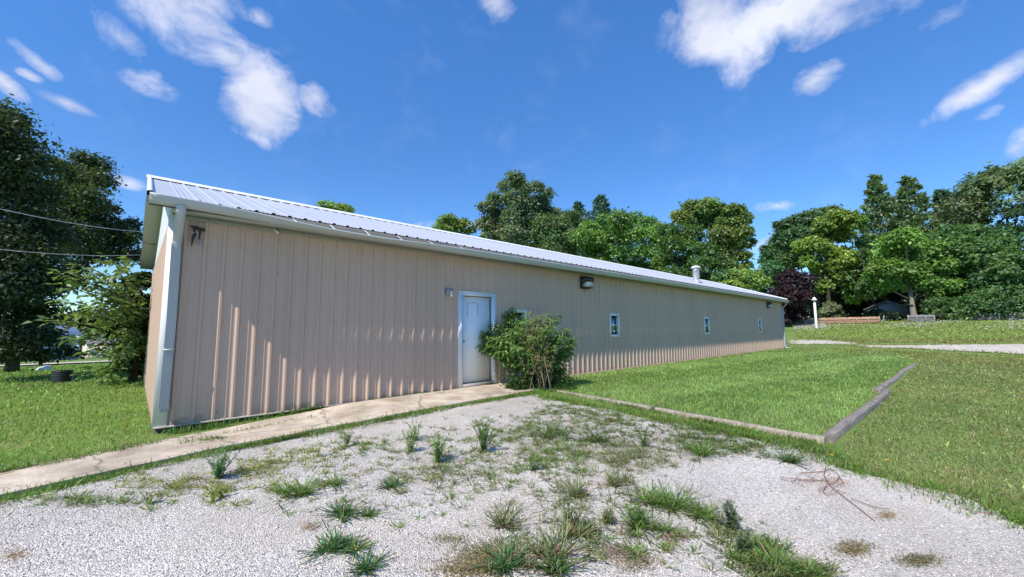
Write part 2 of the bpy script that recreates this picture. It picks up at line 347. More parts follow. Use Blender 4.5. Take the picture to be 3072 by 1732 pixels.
# clouds: soft ellipses on the sky dome (centre, long axis end, half width as fraction), broken up by noise
CL = [((470, 20), (640, 190), .55, 1.0), ((650, 235), (690, 350), .75, 1.25), ((560, 130), (660, 215), .45, .9), ((800, 250), (845, 275), .8, .75),
      ((90, 150), (160, 210), .30, .75), ((20, 215), (70, 255), .45, .75), ((75, 190), (110, 205), .5, .6), ((420, 225), (520, 262), .42, .65), ((300, 95), (390, 170), .4, .55),
      ((170, 262), (240, 290), .3, .5), ((655, 45), (685, 62), .9, .6), ((1255, 20), (1300, 50), .7, .5), ((640, 345), (700, 372), .4, .6),
      ((1960, 40), (2310, -40), .34, 1.35), ((1800, 70), (1900, 180), .6, 1.1), ((2045, 205), (2115, 165), .62, .95), ((2490, 205), (2680, 85), .28, 1.05), ((2390, 40), (2470, 5), .6, .5), ((2490, 285), (2530, 268), .6, .5),
      ((1955, 518), (2010, 512), .38, .75), ((1930, 605), (1985, 575), .5, 1.05), ((1130, 570), (1230, 558), .22, .8), ((1905, 690), (1960, 680), .35, .9), ((320, 460), (370, 470), .45, .5), ((2570, 350), (2590, 300), .5, .6), ((1960, 580), (2030, 560), .3, .4)]
acc = None
for (c, e, wr, amp) in CL:
    a = unit(*c); b = unit(*e); r = np.arccos(np.clip(a@b, -1, 1)); u = b-a*(a@b); u /= np.linalg.norm(u); v = np.cross(a, u)
    mat = Matrix((u, v, a)).transposed()
    mp = N(nt, 'ShaderNodeMapping', vector_type='TEXTURE'); mp.inputs['Location'].default_value = a; mp.inputs['Rotation'].default_value = mat.to_euler('XYZ'); mp.inputs['Scale'].default_value = (r, r*wr, 1.2)
    L.new(tcw.outputs['Generated'], mp.inputs[0])
    le = N(nt, 'ShaderNodeVectorMath', operation='LENGTH'); L.new(mp.outputs[0], le.inputs[0])
    m1 = N(nt, 'ShaderNodeMapRange'); m1.inputs['From Min'].default_value = 0; m1.inputs['From Max'].default_value = 1.25; m1.inputs['To Min'].default_value = amp; m1.inputs['To Max'].default_value = 0; L.new(le.outputs['Value'], m1.inputs['Value'])
    if acc is None: acc = m1.outputs[0]
    else:
        mm = N(nt, 'ShaderNodeMath', operation='SMOOTH_MAX'); mm.inputs[2].default_value = .03; L.new(acc, mm.inputs[0]); L.new(m1.outputs[0], mm.inputs[1]); acc = mm.outputs[0]
mpn = N(nt, 'ShaderNodeMapping'); mpn.inputs['Scale'].default_value = (9, 9, 13); mpn.inputs['Rotation'].default_value = (.3, .5, .2); L.new(tcw.outputs['Generated'], mpn.inputs[0])
nz = N(nt, 'ShaderNodeTexNoise'); nz.inputs['Scale'].default_value = 1; nz.inputs['Detail'].default_value = 9; nz.inputs['Roughness'].default_value = .62; nz.inputs['Distortion'].default_value = .35; L.new(mpn.outputs[0], nz.inputs['Vector'])
nm = N(nt, 'ShaderNodeMath', operation='MULTIPLY_ADD'); nm.inputs[1].default_value = 2.6; nm.inputs[2].default_value = -1.35; L.new(nz.outputs[0], nm.inputs[0])
sm = N(nt, 'ShaderNodeMath', operation='ADD'); L.new(acc, sm.inputs[0]); L.new(nm.outputs[0], sm.inputs[1])
gate = N(nt, 'ShaderNodeMath', operation='MULTIPLY', use_clamp=True); gate.inputs[1].default_value = 6; L.new(acc, gate.inputs[0])
cr = ramp(nt, [(.10, (0,)), (.45, (.42,)), (.85, (.93,))]); cr.color_ramp.interpolation = 'B_SPLINE'; L.new(sm.outputs[0], cr.inputs[0])
cg = N(nt, 'ShaderNodeMath', operation='MULTIPLY'); L.new(cr.outputs[0], cg.inputs[0]); L.new(gate.outputs[0], cg.inputs[1])
cm = N(nt, 'ShaderNodeMix', data_type='RGBA'); L.new(cg.outputs[0], cm.inputs[0]); sx = N(nt, 'ShaderNodeSeparateXYZ'); L.new(tcw.outputs['Generated'], sx.inputs[0])
hz = ramp(nt, [(0, (.52, .65, .76)), (.16, (.60, .69, .77)), (.36, (.76, .79, .83)), (.62, (1, 1, 1))]); L.new(sx.outputs[2], hz.inputs[0])
hm = N(nt, 'ShaderNodeMix', data_type='RGBA', blend_type='MULTIPLY'); hm.inputs[0].default_value = 1; L.new(hs.outputs[0], hm.inputs[6]); L.new(hz.outputs[0], hm.inputs[7]); L.new(hm.outputs[2], cm.inputs[6]); n2 = N(nt, 'ShaderNodeTexNoise'); n2.inputs['Scale'].default_value = .55; n2.inputs['Detail'].default_value = 5; L.new(mpn.outputs[0], n2.inputs['Vector']); c2 = ramp(nt, [(.35, (.62, .66, .80)), (.65, (.86, .88, 1.0))]); L.new(n2.outputs[0], c2.inputs[0])
sc_ = N(nt, 'ShaderNodeMix', data_type='RGBA', blend_type='MULTIPLY'); sc_.inputs[0].default_value = 1; sc_.inputs[7].default_value = (6.0, 6.0, 6.0, 1); L.new(c2.outputs[0], sc_.inputs[6]); L.new(sc_.outputs[2], cm.inputs[7])
L.new(cm.outputs[2], bg.inputs[0]); L.new(bg.outputs[0], wo.inputs[0])

sc.view_settings.view_transform = 'Standard'; sc.view_settings.look = 'None'; sc.view_settings.exposure = .48; sc.view_settings.gamma = 1
sc.cycles.max_bounces = 6; sc.cycles.transparent_max_bounces = 12; sc.cycles.use_denoising = True

# ------------------------------------------------------------------ ground
def axis(lo, hi, fine0, fine1, st, g=1.25):
    a = list(np.arange(fine0, fine1+1e-6, st)); s = st
    x = fine1
    while x < hi: s *= g; x += s; a.append(x)
    s = st; x = fine0
    while x > lo: s *= g; x -= s; a.insert(0, x)
    return np.array(a)
X = axis(-900, 900, -20, 100, .8); Y = axis(-900, 900, -20, 60, .8)
gx, gy = np.meshgrid(X, Y, indexing='ij'); gz = hgt(gx, gy); nx, ny = gx.shape
idx = np.arange(nx*ny).reshape(nx, ny)
MB().add(np.stack([gx, gy, gz], -1), np.stack([idx[:-1, :-1], idx[1:, :-1], idx[1:, 1:], idx[:-1, 1:]], -1).reshape(-1, 4)).build('ground', M_ground, smooth=True)
tag(bpy.data.objects['ground'], kind='structure')

def inpoly(P, poly):
    poly = np.asarray(poly)[:, :2]; x, y = P[:, 0], P[:, 1]; r = np.zeros(len(P), bool); j = len(poly)-1
    for i in range(len(poly)):
        xi, yi = poly[i]; xj, yj = poly[j]
        r ^= ((yi > y) != (yj > y)) & (x < (xj-xi)*(y-yi)/(yj-yi+1e-12)+xi); j = i
    return r

def wobble(poly, step, amp, seed):
    """resample an outline and make it uneven"""
    r = np.random.default_rng(seed); P = np.asarray(poly, float)[:, :2]; out = []
    for i in range(len(P)):
        a, b = P[i], P[(i+1) % len(P)]; n = max(1, int(np.linalg.norm(b-a)/step))
        for k in range(n): out.append(a+(b-a)*k/n+r.normal(0, amp, 2)*(k > 0))
    return np.array(out)

def sheet(name, poly, off, grid, mat, thick=None):
    poly = np.asarray(poly)[:, :2]; lo, hi = poly.min(0), poly.max(0)
    g = np.stack(np.meshgrid(np.arange(lo[0], hi[0], grid), np.arange(lo[1], hi[1], grid)), -1).reshape(-1, 2)
    g = g+np.random.default_rng(3).uniform(-.2, .2, g.shape)*grid
    g = g[inpoly(g, poly)]
    allp = [Vector(p) for p in np.vstack([poly, g])]; n = len(poly)
    vs, _, fs, *_ = delaunay_2d_cdt(allp, [], [list(range(n))], 1, 1e-4)
    V = np.array([(v[0], v[1]) for v in vs]); V = np.column_stack([V, hgt(V[:, 0], V[:, 1])+off])
    F = np.array([list(f) for f in fs if len(f) == 3])
    A = V[F[:, 0]]; nrm = np.cross(V[F[:, 1]]-A, V[F[:, 2]]-A)[:, 2]; F[nrm < 0] = F[nrm < 0][:, ::-1]
    mb = MB().add(V, F)
    if thick:
        B = np.column_stack([poly, hgt(poly[:, 0], poly[:, 1])]); S = np.stack([B+[0, 0, off], B-[0, 0, thick]]); S = np.concatenate([S, S[:, :1]], 1)
        mb.loft(S)
    return tag(mb.build(name, mat), kind='structure')

path_out = [(-9, -4.6), (-5, -3.1), (-3, -2.45), (-.94, -1.85), (.5, -1.47), (2, -1.38), (4, -1.26), (6.2, -1.16)]
path_in = [(6.25, -.05), (4.9, -.05), (2.6, -.09), (1.4, -.26), (.07, -.56), (-1.08, -.92), (-3, -1.55), (-5, -2.2), (-9, -3.7)]
path_poly = np.vstack([wobble(path_out, .35, .025, 1)[:-1][:24], np.array(path_out[-1:]), np.array(path_in)])
po = np.array(path_out); 
def along(P, st, amp, seed):
    r = np.random.default_rng(seed); o = []
    for a, b in zip(P[:-1], P[1:]):
        a = np.array(a); b = np.array(b); n = max(1, int(np.linalg.norm(b-a)/st))
        for k in range(n): o.append(a+(b-a)*k/n+r.normal(0, amp, 2)*(k > 0))
    o.append(np.array(P[-1])); return np.array(o)
path_poly = np.vstack([along(path_out, .3, .02, 1), along(path_in, .3, .015, 2)])
sheet('path', path_poly, .03, .35, M_conc, .05)

edge = gp([1360, 1430, 1560, 1700, 1850, 1990, 2075, 2110, 2200, 2300, 2420, 2510, 2600, 2760], [1000, 1012, 1036, 1066, 1096, 1124, 1147, 1175, 1200, 1222, 1250, 1290, 1330, 1400])[:, :2]
lot_top = [(-9, -4.78), (-5, -3.28), (-3, -2.62), (-.94, -2.0), (.5, -1.59), (2, -1.48), (4, -1.36), (6.1, -1.25)]
lot_poly = np.vstack([along(lot_top, .2, .04, 3), along([tuple(p) for p in edge], .22, .05, 4), [(9.5, -12), (9, -17), (-9, -17)]])
sheet('gravel_lot', lot_poly, .006, .5, M_gravel)
soil = np.vstack([along([(6.3, -.22), (12, -.16), (20, -.13), (30.3, -.12)], .3, .03, 5), [(30.3, .02), (6.3, .02)]])
sheet('soil_strip', soil, .006, .5, M_soil)
# far gravel drive round the end of the barn and along to the right
dr = gp([1978, 2060, 2100, 2150, 2170, 2300, 2450, 2560, 2660, 2700, 2640, 2450, 2300, 2180, 2140, 2080, 1978],
        [856, 856, 858, 862, 869, 869, 867, 866, 866, 893, 896, 886, 878, 875, 868, 867, 868])[:, :2]
sheet('gravel_drive', np.vstack([along([tuple(p) for p in np.vstack([dr, dr[:1]])], .5, .13, 6)[:-1]]), .03, 1.0, simple('pale drive gravel', (.50, .45, .385), .9, 0, .22, 2.2, .5, 26, .2, dirt=(.40, .36, .24), dirt_amt=.5))
rd = np.array([(-80, 21.5), (-20, 23.6), (8, 24.5), (40, 25.5), (40, 29.5), (8, 28.2), (-20, 27.2), (-80, 25.0)])
sheet('road', rd, .03, 2.0, M_road)

# loose stones lying on the lot (nobody could count them)
n = 90000; rr = 1.4+np.abs(rng.normal(0, 1, n))**1.0*3.0; aa = rng.uniform(YAW-1.02, YAW+1.02, n)
P = np.column_stack([CAM[0]+rr*np.cos(aa), CAM[1]+rr*np.sin(aa)]); ok = inpoly(P, lot_poly); P = P[ok]; n = len(P)
s = np.exp(rng.normal(-5.5, .36, n)); oc = np.array([(1, 0, 0), (-1, 0, 0), (0, 1, 0), (0, -1, 0), (0, 0, 1), (0, 0, -1)], float)
of = np.array([(0, 2, 4), (2, 1, 4), (1, 3, 4), (3, 0, 4), (2, 0, 5), (1, 2, 5), (3, 1, 5), (0, 3, 5)])
th = rng.uniform(0, 2*PI, n); ct, st_ = np.cos(th)[:, None], np.sin(th)[:, None]
V = oc[None]*rng.uniform(.6, 1.35, (n, 6, 1))*s[:, None, None]*np.array([1.15, .85, .62]); V = V+rng.normal(0, .22, V.shape)*s[:, None, None]
V = np.stack([V[..., 0]*ct-V[..., 1]*st_, V[..., 0]*st_+V[..., 1]*ct, V[..., 2]], -1)
V += np.column_stack([P, hgt(P[:, 0], P[:, 1])+.006+s*.3])[:, None]
c = np.clip(rng.normal(.64, .13, n), .28, .86)[:, None]*np.array([1, .925, .835]); c = np.repeat(c, 6, 0)
tag(MB().add(V.reshape(-1, 3), (of[None]+np.arange(n)[:, None, None]*6).reshape(-1, 3), c).build('gravel_stones', M_stone), 'loose pale limestone chips over the gravel lot', 'gravel', kind='stuff')

# ------------------------------------------------------------------ the long metal building
L0, L1, WD = .08, 30.2, 7.2
ZW = 2.867; EY, EZ, RK = -.30, 3.085, .340; RY = WD/2; RZ = EZ+RK*(RY-EY); XR0, XR1 = -.2, 30.42
bld = thing('metal_building', (L0, 0, 0), 'long low tan metal building with ribbed walls and a pale steel roof', 'building')
def rib_profile(x0, x1, first, pitch=.2286, hi=.027, lo=.0045):
    """offsets (x, depth) of a ribbed steel sheet"""
    xs = [(x0, 0.0)]; k = math.ceil((x0-first)/pitch)
    while True:
        c = first+k*pitch
        if c-.04 > x1: break
        for dx, d in ((-.036, 0), (-.013, hi), (.013, hi), (.036, 0), (.068, 0), (.0745, lo), (.0855, lo), (.092, 0), (.1365, 0), (.143, lo), (.154, lo), (.1605, 0)):
            if x0 < c+dx < x1: xs.append((c+dx, d))
        k += 1
    xs.append((x1, 0.0)); return sorted(xs)
HOLES = [(5.10, 5.95, .0, 2.04)]
WINS = [(6.52, 7.06), (10.80, 11.33), (18.03, 18.57), (25.36, 25.88)]
ZW0, ZW1 = 1.045, 1.75
for a, b in WINS: HOLES.append((a, b, ZW0, ZW1))
pr = rib_profile(L0+.1, L1-.1, .708)
cut = sorted(set([h for H in HOLES for h in H[:2]])); xs = np.array([p[0] for p in pr]); ds = np.array([p[1] for p in pr])
for cx in cut:
    if not np.any(np.abs(xs-cx) < 1e-4):
        d = float(np.interp(cx, xs, ds)); k = np.searchsorted(xs, cx); xs = np.insert(xs, k, cx); ds = np.insert(ds, k, d)
mb = MB()
for i in range(len(xs)-1):
    m_ = (xs[i]+xs[i+1])/2; zr = [(0.012, ZW+.03)]
    for (a, b, z0, z1) in HOLES:
        if a < m_ < b: zr = [(.012, z0), (z1, ZW+.03)] if z0 > 0 else [(z1, ZW+.03)]
    for z0, z1 in zr:
        mb.add([(xs[i], -ds[i], z0), (xs[i+1], -ds[i+1], z0), (xs[i+1], -ds[i+1], z1), (xs[i], -ds[i], z1)], [[0, 1, 2, 3]])
# screws of the wall sheets
for zz in (.07, .62, 1.42, 2.18, 2.74):
    k = 0
    while .708+.2286*k < 17:
        xx = .708+.2286*k+.045; k += 1
        if rng.random() < .35 or any(a-.08 < xx < b+.08 and z0-.1 < zz < z1+.1 for a, b, z0, z1 in HOLES): continue
        z2 = zz+rng.normal(0, .012)
        mb.add(np.array([(math.cos(t)*.008, -.004, math.sin(t)*.008) for t in np.arange(6)*PI/3])+[xx, 0, z2], [[0, 1, 2, 3, 4, 5]], None, 1)
mb.build('front_wall', [M_side, simple('grey screw', (.10, .085, .075), .5, .3, .1, 9)], bld)
# gable walls, back wall
def gable(x, name, sgn):
    prof = rib_profile(.0, WD, .2); mb = MB()
    ZG = 2.80
    for (y0, d0), (y1, d1) in zip(prof[:-1], prof[1:]):
        mb.add([(x-sgn*d0, y0, .0), (x-sgn*d1, y1, .0), (x-sgn*d1, y1, ZG), (x-sgn*d0, y0, ZG)], [[0, 1, 2, 3]])
    mb.build(name, M_side, bld)
    mb = MB(); zt_ = lambda y: EZ-.06+RK*(min(y, WD-y)-EY)
    mb.add([(x+sgn*.002, 0, ZG-.03), (x+sgn*.002, WD, ZG-.03), (x+sgn*.002, WD, zt_(WD)), (x+sgn*.002, RY, zt_(RY)), (x+sgn*.002, 0, zt_(0))], [[0, 1, 2, 3, 4]]); mb.build('gable_panel', M_trim, bld)
gable(L0, 'gable_wall', 1); gable(L1, 'gable_wall', -1)
MB().add([(L0, WD, 0), (L1, WD, 0), (L1, WD, ZW+.1), (L0, WD, ZW+.1)], [[0, 1, 2, 3]]).build('back_wall', M_side, bld)
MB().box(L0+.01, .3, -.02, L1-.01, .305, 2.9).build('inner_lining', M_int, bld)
# roof sheets
rp = rib_profile(XR0+.33, XR1, .36, .2286, .022, .005)
M_rscrew = simple('roof screw', (.28, .28, .29), .5, .3, .1, 9)
def roof_screws(mb):
    for yy in np.arange(EY+.10, RY, .62):
        for k in range(60):
            xx = .36+.2286*k+.05
            if rng.random() < .2: continue
            z = EZ+RK*(yy-EY)+.006
            mb.add(np.array([(math.cos(t)*.010, math.sin(t)*.010, 0) for t in np.arange(6)*PI/3])+[xx, yy, z], [[0, 1, 2, 3, 4, 5]], None, 1)
def slope(y0, z0, y1, z1, name):
    S0 = [(XR0+.02, y0, z0), (XR0+.33-.001, y0, z0)]+[(x, y0, z0+d) for x, d in rp]; S1 = [(XR0+.02, y1, z1), (XR0+.33-.001, y1, z1)]+[(x, y1, z1+d) for x, d in rp]
    mid = [[(a[0], a[1]+(b[1]-a[1])*t, a[2]+(b[2]-a[2])*t) for a, b in zip(S0, S1)] for t in (0, .33, .66, 1)]
    mb = MB().loft(mid)
    if y0 < 0: roof_screws(mb)
    return mb.build(name, [M_roof, M_rscrew], bld)
rf = slope(EY, EZ, RY, RZ, 'roof'); slope(WD-EY, EZ, RY, RZ, 'roof')
MB().add([(XR0+.02, EY+.02, EZ-.035), (XR1-.02, EY+.02, EZ-.035), (XR1-.02, RY, RZ-.035), (XR0+.02, RY, RZ-.035), (XR1-.02, WD-EY-.02, EZ-.035), (XR0+.02, WD-EY-.02, EZ-.035)], [[0, 3, 2, 1], [3, 5, 4, 2]]).build('roof_deck', M_dark, bld)
cap_w = .17
MB().add([(x, y, z) for x in (XR0-.02, XR1+.02) for y, z in ((RY-cap_w, RZ-cap_w*RK+.026), (RY-.03, RZ+.05), (RY, RZ+.068), (RY+.03, RZ+.05), (RY+cap_w, RZ-cap_w*RK+.026))], [[0, 5, 6, 1], [1, 6, 7, 2], [2, 7, 8, 3], [3, 8, 9, 4]]).build('ridge_cap', M_trim, bld)
# rake trim on both ends, both slopes
for xo, sg in ((XR0, 1), (XR1, -1)):
    mb = MB()
    for s in (0, 1):
        ya, yb = (EY-.02, RY) if s == 0 else (WD-EY+.02, RY); za = EZ
        prof = [(-.0, -.13), (-.0, .035), (.018, .045), (.055, .045), (.07, .012)]
        S = [[(xo+sg*a, y, z+b) for a, b in prof] for y, z in ((ya, za), (yb, RZ))]
        mb.loft(S)
    mb.build('rake_trim', M_trim, bld)
# soffits: under the eaves (level) and under the rakes (sloping)
mb = MB()
for (ya, yb) in ((EY+.01, -.012), (WD+.012, WD-EY-.01)):
    mb.box(L0-.02, ya, 2.93, XR1-.03, yb, 2.9455)
mb.build('soffit', M_soffit, bld)
for xa, xb in ((XR0+.004, L0-.002), (L1+.002, XR1-.004)):
    mb = MB()
    for ya, yb in ((EY-.0, RY), (WD-EY, RY)):
        mb.add([(xa, ya, EZ-.115), (xb, ya, EZ-.115), (xb, yb, RZ-.115), (xa, yb, RZ-.115)], [[0, 1, 2, 3]])
        mb.add([(xa, ya, EZ-.115), (xb, ya, EZ-.115), (xb, ya, EZ-.02), (xa, ya, EZ-.02)], [[0, 1, 2, 3]])
    mb.build('rake_soffit', M_soffit, bld)
MB().box(XR0+.03, EY, 2.946, XR1-.03, EY+.028, EZ-.012).build('fascia', M_dark, bld)
fr = MB().box(L0+.1, -.03, ZW, L1-.1, -.004, 2.93).box(L0+.1, -.036, ZW-.004, L1-.1, -.0305, ZW+.014)
mb = fr
for k in range(34):
    xx = .55+k*.62+rng.normal(0, .05)
    mb.add(np.array([(math.cos(t)*.010, -.0325, math.sin(t)*.010) for t in np.arange(6)*PI/3])+[xx, 0, 2.905], [[0, 1, 2, 3, 4, 5]], None, 1)
mb.build('frieze_board', [M_soffit, M_dark], bld)
# corner trims
for xx, sg in ((L0, 1), (L1, -1)):
    MB().box(min(xx-sg*.026, xx+sg*.12), -.026, .0, max(xx-sg*.026, xx+sg*.12), -.001, ZW+.05).box(min(xx-sg*.026, xx-sg*.001), -.0005, .0, max(xx-sg*.026, xx-sg*.001), .12, ZW+.05).build('corner_trim', M_trim, bld)
# base trim and treated plank under the front wall
MB().box(L0-.02, -.038, -.016, 5.0, .0, .011).build('base_trim', M_base, bld)
MB().box(6.1, -.03, -.02, L1, .0, .011).build('base_trim', M_base, bld)
MB().box(L0, .02, -.3, L1, .06, -.0165).build('skirt_board', M_skirt, bld)
# ---- gutter: sags and leans away from the eave between x = 1 and 5.6
GP = [(0, .065), (0, 0), (.062, -.005), (.092, .04), (.10, .07), (.118, .103), (.118, .115), (.104, .119)]     # (out from the wall, up from the back bottom edge)
def gbump(x): return math.exp(-((x-2.75)/1.25)**2)
gx_ = list(np.concatenate([np.arange(XR0+.03, 7, .12), np.arange(7, XR1-.02, 1.5), [XR1-.02]]))
def gsec(x):
    gxs = [-.2, .5, 1.0, 1.57, 2.15, 2.75, 3.3, 4, 4.75, 5.5, 6.5, 31]
    t = float(np.mean([np.interp(x+o, gxs, [0, .09, .33, .6, .75, .83, .72, .45, .28, .12, .04, 0]) for o in (-.25, 0, .25)]))
    zb_ = float(np.interp(x, gxs, [2.962, 2.957, 2.952, 2.947, 2.944, 2.942, 2.935, 2.92, 2.905, 2.895, 2.888, 2.89]))+rng.normal(0, .001)
    return [(x, EY-.004-.012*gbump(x)-(a*math.cos(t)+b*math.sin(t)), zb_+b*math.cos(t)-a*math.sin(t)) for a, b in GP]
gsecs = [gsec(x) for x in gx_]
mb = MB().loft(gsecs)
for e in (gsecs[0], gsecs[-1]): mb.add(e, [list(range(len(e)))])
gut = mb.build('gutter', M_gut, bld)
sol = gut.modifiers.new('t', 'SOLIDIFY'); sol.thickness = .003
for xx in (1.57, 2.15, 2.75, 3.38, 4.05, 4.8, -.05, .9):
    g = gsec(xx); a = np.array(g[-1]); b = np.array([xx-.03, EY+.002, EZ-.018]); d = np.array([.013, 0, 0])
    MB().add([a-d, a+d, b+d, b-d, a-d+[0, 0, -.006], a+d+[0, 0, -.006], b+d+[0, 0, -.006], b-d+[0, 0, -.006]], [[0, 1, 2, 3], [7, 6, 5, 4], [0, 4, 5, 1], [2, 6, 7, 3]]).build('strap', M_trim, gut)
# ---- downspouts (fluted)
def downspout(xc, zt, zb, sg):
    w_, d_ = .105, .075; fl = []
    nfl = 7
    for k in range(nfl*4+1):
        t = k/(nfl*4); fl.append((-w_/2+w_*t, -d_-.006*math.cos(t*nfl*2*PI)))
    ring = [(-w_/2, -.002)]+fl+[(w_/2, -.002)]
    mb = MB()
    zz = [zb, zb+.04, zb+.1, .9, 1.5, zt]; S = []
    for i, z in enumerate(zz):
        k = .82 if i == 0 else 1; dz = .006*math.sin(i*2.1)
        S.append([(xc+a*k+dz, -.03+b*(.9 if i == 0 else 1), z) for a, b in ring])
    mb.loft(S, closed=True)
    o = mb.build('downspout', M_gut, bld)
    # elbow from the gutter outlet back to the wall
    e = []
    for y, z in ((EY-.06, 2.975), (EY-.06, 2.90), (EY-.01, 2.82), (-.13, 2.60), (-.07, zt+.05), (-.065, zt-.06)):
        e.append([(xc+a*.52, y+b, z) for a, b in ((-.1, -.042), (.1, -.042), (.1, .042), (-.1, .042))])
    MB().loft(e, closed=True).build('elbow', M_gut, o)
    return o
ds_ = downspout(.155, 2.50, .21, 1)
MB().box(.098, -.125, 1.02, .213, -.028, 1.045).build('bracket', M_gut, ds_)
d2 = downspout(L1-.06, 2.50, .05, -1)
MB().tube([(L1-.06, -.07, .08), (L1-.04, -.16, .03), (L1+.02, -.34, .0)], [.05, .05, .045], 8).build('spout_shoe', M_gut, d2)
# ---- door
df = MB()
df.box(4.99, -.032, .0, 5.10, .075, 2.12).box(5.95, -.032, .04, 6.07, .075, 2.12).box(5.10, -.031, 2.04, 5.95, .075, 2.12).box(4.975, -.045, 2.12, 6.10, .01, 2.132)
df.box(5.02, -.044, .0, 5.085, -.0325, 2.085).box(5.965, -.044, .04, 6.03, -.0325, 2.085).box(5.085, -.0435, 2.045, 5.965, -.0325, 2.085)
dfo = df.build('door_frame', simple('blue white trim', (.74, .77, .80), .45, 0, .06, 5, dirt=(.5, .48, .44), dirt_amt=.35), bld)
MB().box(5.10, -.05, .02, 5.95, .07, .095).build('threshold', M_base, dfo)
dr_ = MB().box(5.108, .045, .105, 5.935, .09, 2.025)
mb = dr_
def mark(x0, z0, x1, z1, wd):
    n_ = 9
    for k in range(n_):
        if rng.random() < .18: continue
        t0, t1 = k/n_, (k+.95)/n_
        a = np.array([x0+(x1-x0)*t0, .0435, z0+(z1-z0)*t0]); b = np.array([x0+(x1-x0)*t1, .0435, z0+(z1-z0)*t1]); d = np.array([wd, 0, 0]) if abs(z1-z0) > abs(x1-x0) else np.array([0, 0, wd])
        a = a+rng.normal(0, .004, 3)*[1, 0, 1]; b = b+rng.normal(0, .004, 3)*[1, 0, 1]
        mb.add([a-d, a+d, b+d, b-d], [[0, 1, 2, 3]], None, 1)
mark(5.27, 1.88, 5.56, 1.90, .006); mark(5.275, 1.87, 5.275, 1.56, .005); mark(5.285, 1.85, 5.285, 1.60, .003); mark(5.56, 1.88, 5.565, 1.54, .008); mark(5.38, 1.855, 5.50, 1.885, .004); mark(5.40, 1.66, 5.40, 1.55, .003); mark(5.36, 1.48, 5.50, 1.475, .003); mark(5.60, 1.60, 5.75, 1.60, .002)
dr_ = mb.build('door', [M_door, M_mark], bld)
MB().lathe((5.17, .04, 1.02), [(0, -.02), (.025, -.02), (.025, .02), (0, .02)], 12).build('latch', M_grey, dr_)
MB().box(5.925, .036, .15, 5.945, .048, 2.0).build('hinge_edge', M_dark, dr_)
# ---- windows
for (a, b) in WINS:
    f_ = MB(); t = .058
    f_.box(a-.02, -.03, ZW0-.02, a+t, .03, ZW1+.02).box(b-t, -.03, ZW0-.02, b+.02, .03, ZW1+.02).box(a+t, -.03, ZW1-t, b-t, .03, ZW1+.02).box(a+t, -.03, ZW0-.02, b-t, .03, ZW0+t)
    f_.box(a+t, -.012, (ZW0+ZW1)/2-.018, b-t, .03, (ZW0+ZW1)/2+.018)
    wn_ = f_.build('window', M_trim, bld)
    MB().box(a+t, .04, ZW0+t, b-t, .044, ZW1-t).build('pane', M_glass, wn_)
    [MB().box(q_, .031, ZW0+t, q_+.025, .0395, ZW1-t).build('sash', M_trim, wn_) for q_ in (a+t, b-t-.025)]
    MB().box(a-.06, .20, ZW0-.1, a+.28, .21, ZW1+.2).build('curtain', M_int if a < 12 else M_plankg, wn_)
    MB().box(b-.02, .05, ZW0-.1, b+.0, .24, ZW1+.1).build('jamb', M_blind, wn_)
w2 = [o for o in bld.children if o.name.startswith('window')][1]
MB().box(11.05, .0375, 1.165, 11.16, .0395, 1.245).build('sticker', M_blind, w2)
# ---- roof vent pipe
vx, vy = 19.88, 1.0; vz = EZ+RK*(vy-EY)
MB().lathe((vx, vy, vz), [(.145, -.08), (.145, .60), (.15, .60), (.15, .63), (.145, .63), (.145, .70)], 24).build('vent_pipe', M_zinc, rf, smooth=False)
vp = [o for o in rf.children][0]
MB().lathe((vx, vy, vz), [(.16, .72), (.205, .70), (.215, .725), (.205, .76), (.12, .81), (.02, .83), (.0, .83)], 24).build('vent_cap', M_trim, vp, smooth=True)
MB().lathe((vx, vy, vz), [(.27, -.03), (.20, .05), (.165, .09), (.15, .10)], 24).build('flashing', M_zinc, vp, smooth=True)
vp.parent = bld; vp.matrix_parent_inverse = Matrix()
for me_ in [vp]:
    me_.location = (0, 0, 0)
# ---- wall lights, bulb, loose cables: mounted on the wall
def wall_light(x0, label):
    t = thing('wall_light', (x0, -.02, 2.48), label, 'wall light', 'floodlights under the eave')
    mb = MB()
    P = [(0, 2.47), (-.03, 2.46), (-.04, 2.50), (-.06, 2.60), (-.21, 2.66), (-.235, 2.72), (-.22, 2.80), (-.02, 2.82), (0, 2.82)]
    mb.prism([(x0, y-.021, z) for y, z in P], (.36, 0, 0)); mb.build('housing', M_black, t, fix=True)
    Q = [(-.045, 2.505), (-.165, 2.50), (-.205, 2.545), (-.215, 2.655), (-.064, 2.598)]
    mb = MB().prism([(x0+.02, y-.021, z) for y, z in Q], (.32, 0, 0)); le_ = mb.build('lens', M_lens, t, fix=True)
    MB().box(x0+.005, -.225, 2.475, x0+.355, -.045, 2.499).build('guard', M_black, t)
    return t
wall_light(9.33, 'large black wall light under the eave between the shrub and the middle window')
wall_light(27.02, 'small far wall light under the eave near the end of the wall')
t = thing('bulb_holder', (4.66, -.02, 2.0), 'grey electrical box with a bare bulb left of the white door', 'light socket')
MB().box(4.645, -.055, 2.02, 4.80, -.0215, 2.165).build('box', M_grey, t)
MB().lathe((4.745, -.085, 2.075), [(0, .03), (.028, .03), (.028, 0), (.02, -.005)], 12).build('socket', M_trim, t)
MB().lathe((4.745, -.085, 2.07), [(.013, 0), (.017, -.015), (.030, -.045), (.028, -.07), (.014, -.085), (0, -.088)], 14).build('bulb', M_bulb, t, smooth=True)
t = thing('cable_tail', (.335, -.03, 2.5), 'frayed black cable end hanging under the eave, nearest the corner', 'cable', 'loose cable ends by the downspout')
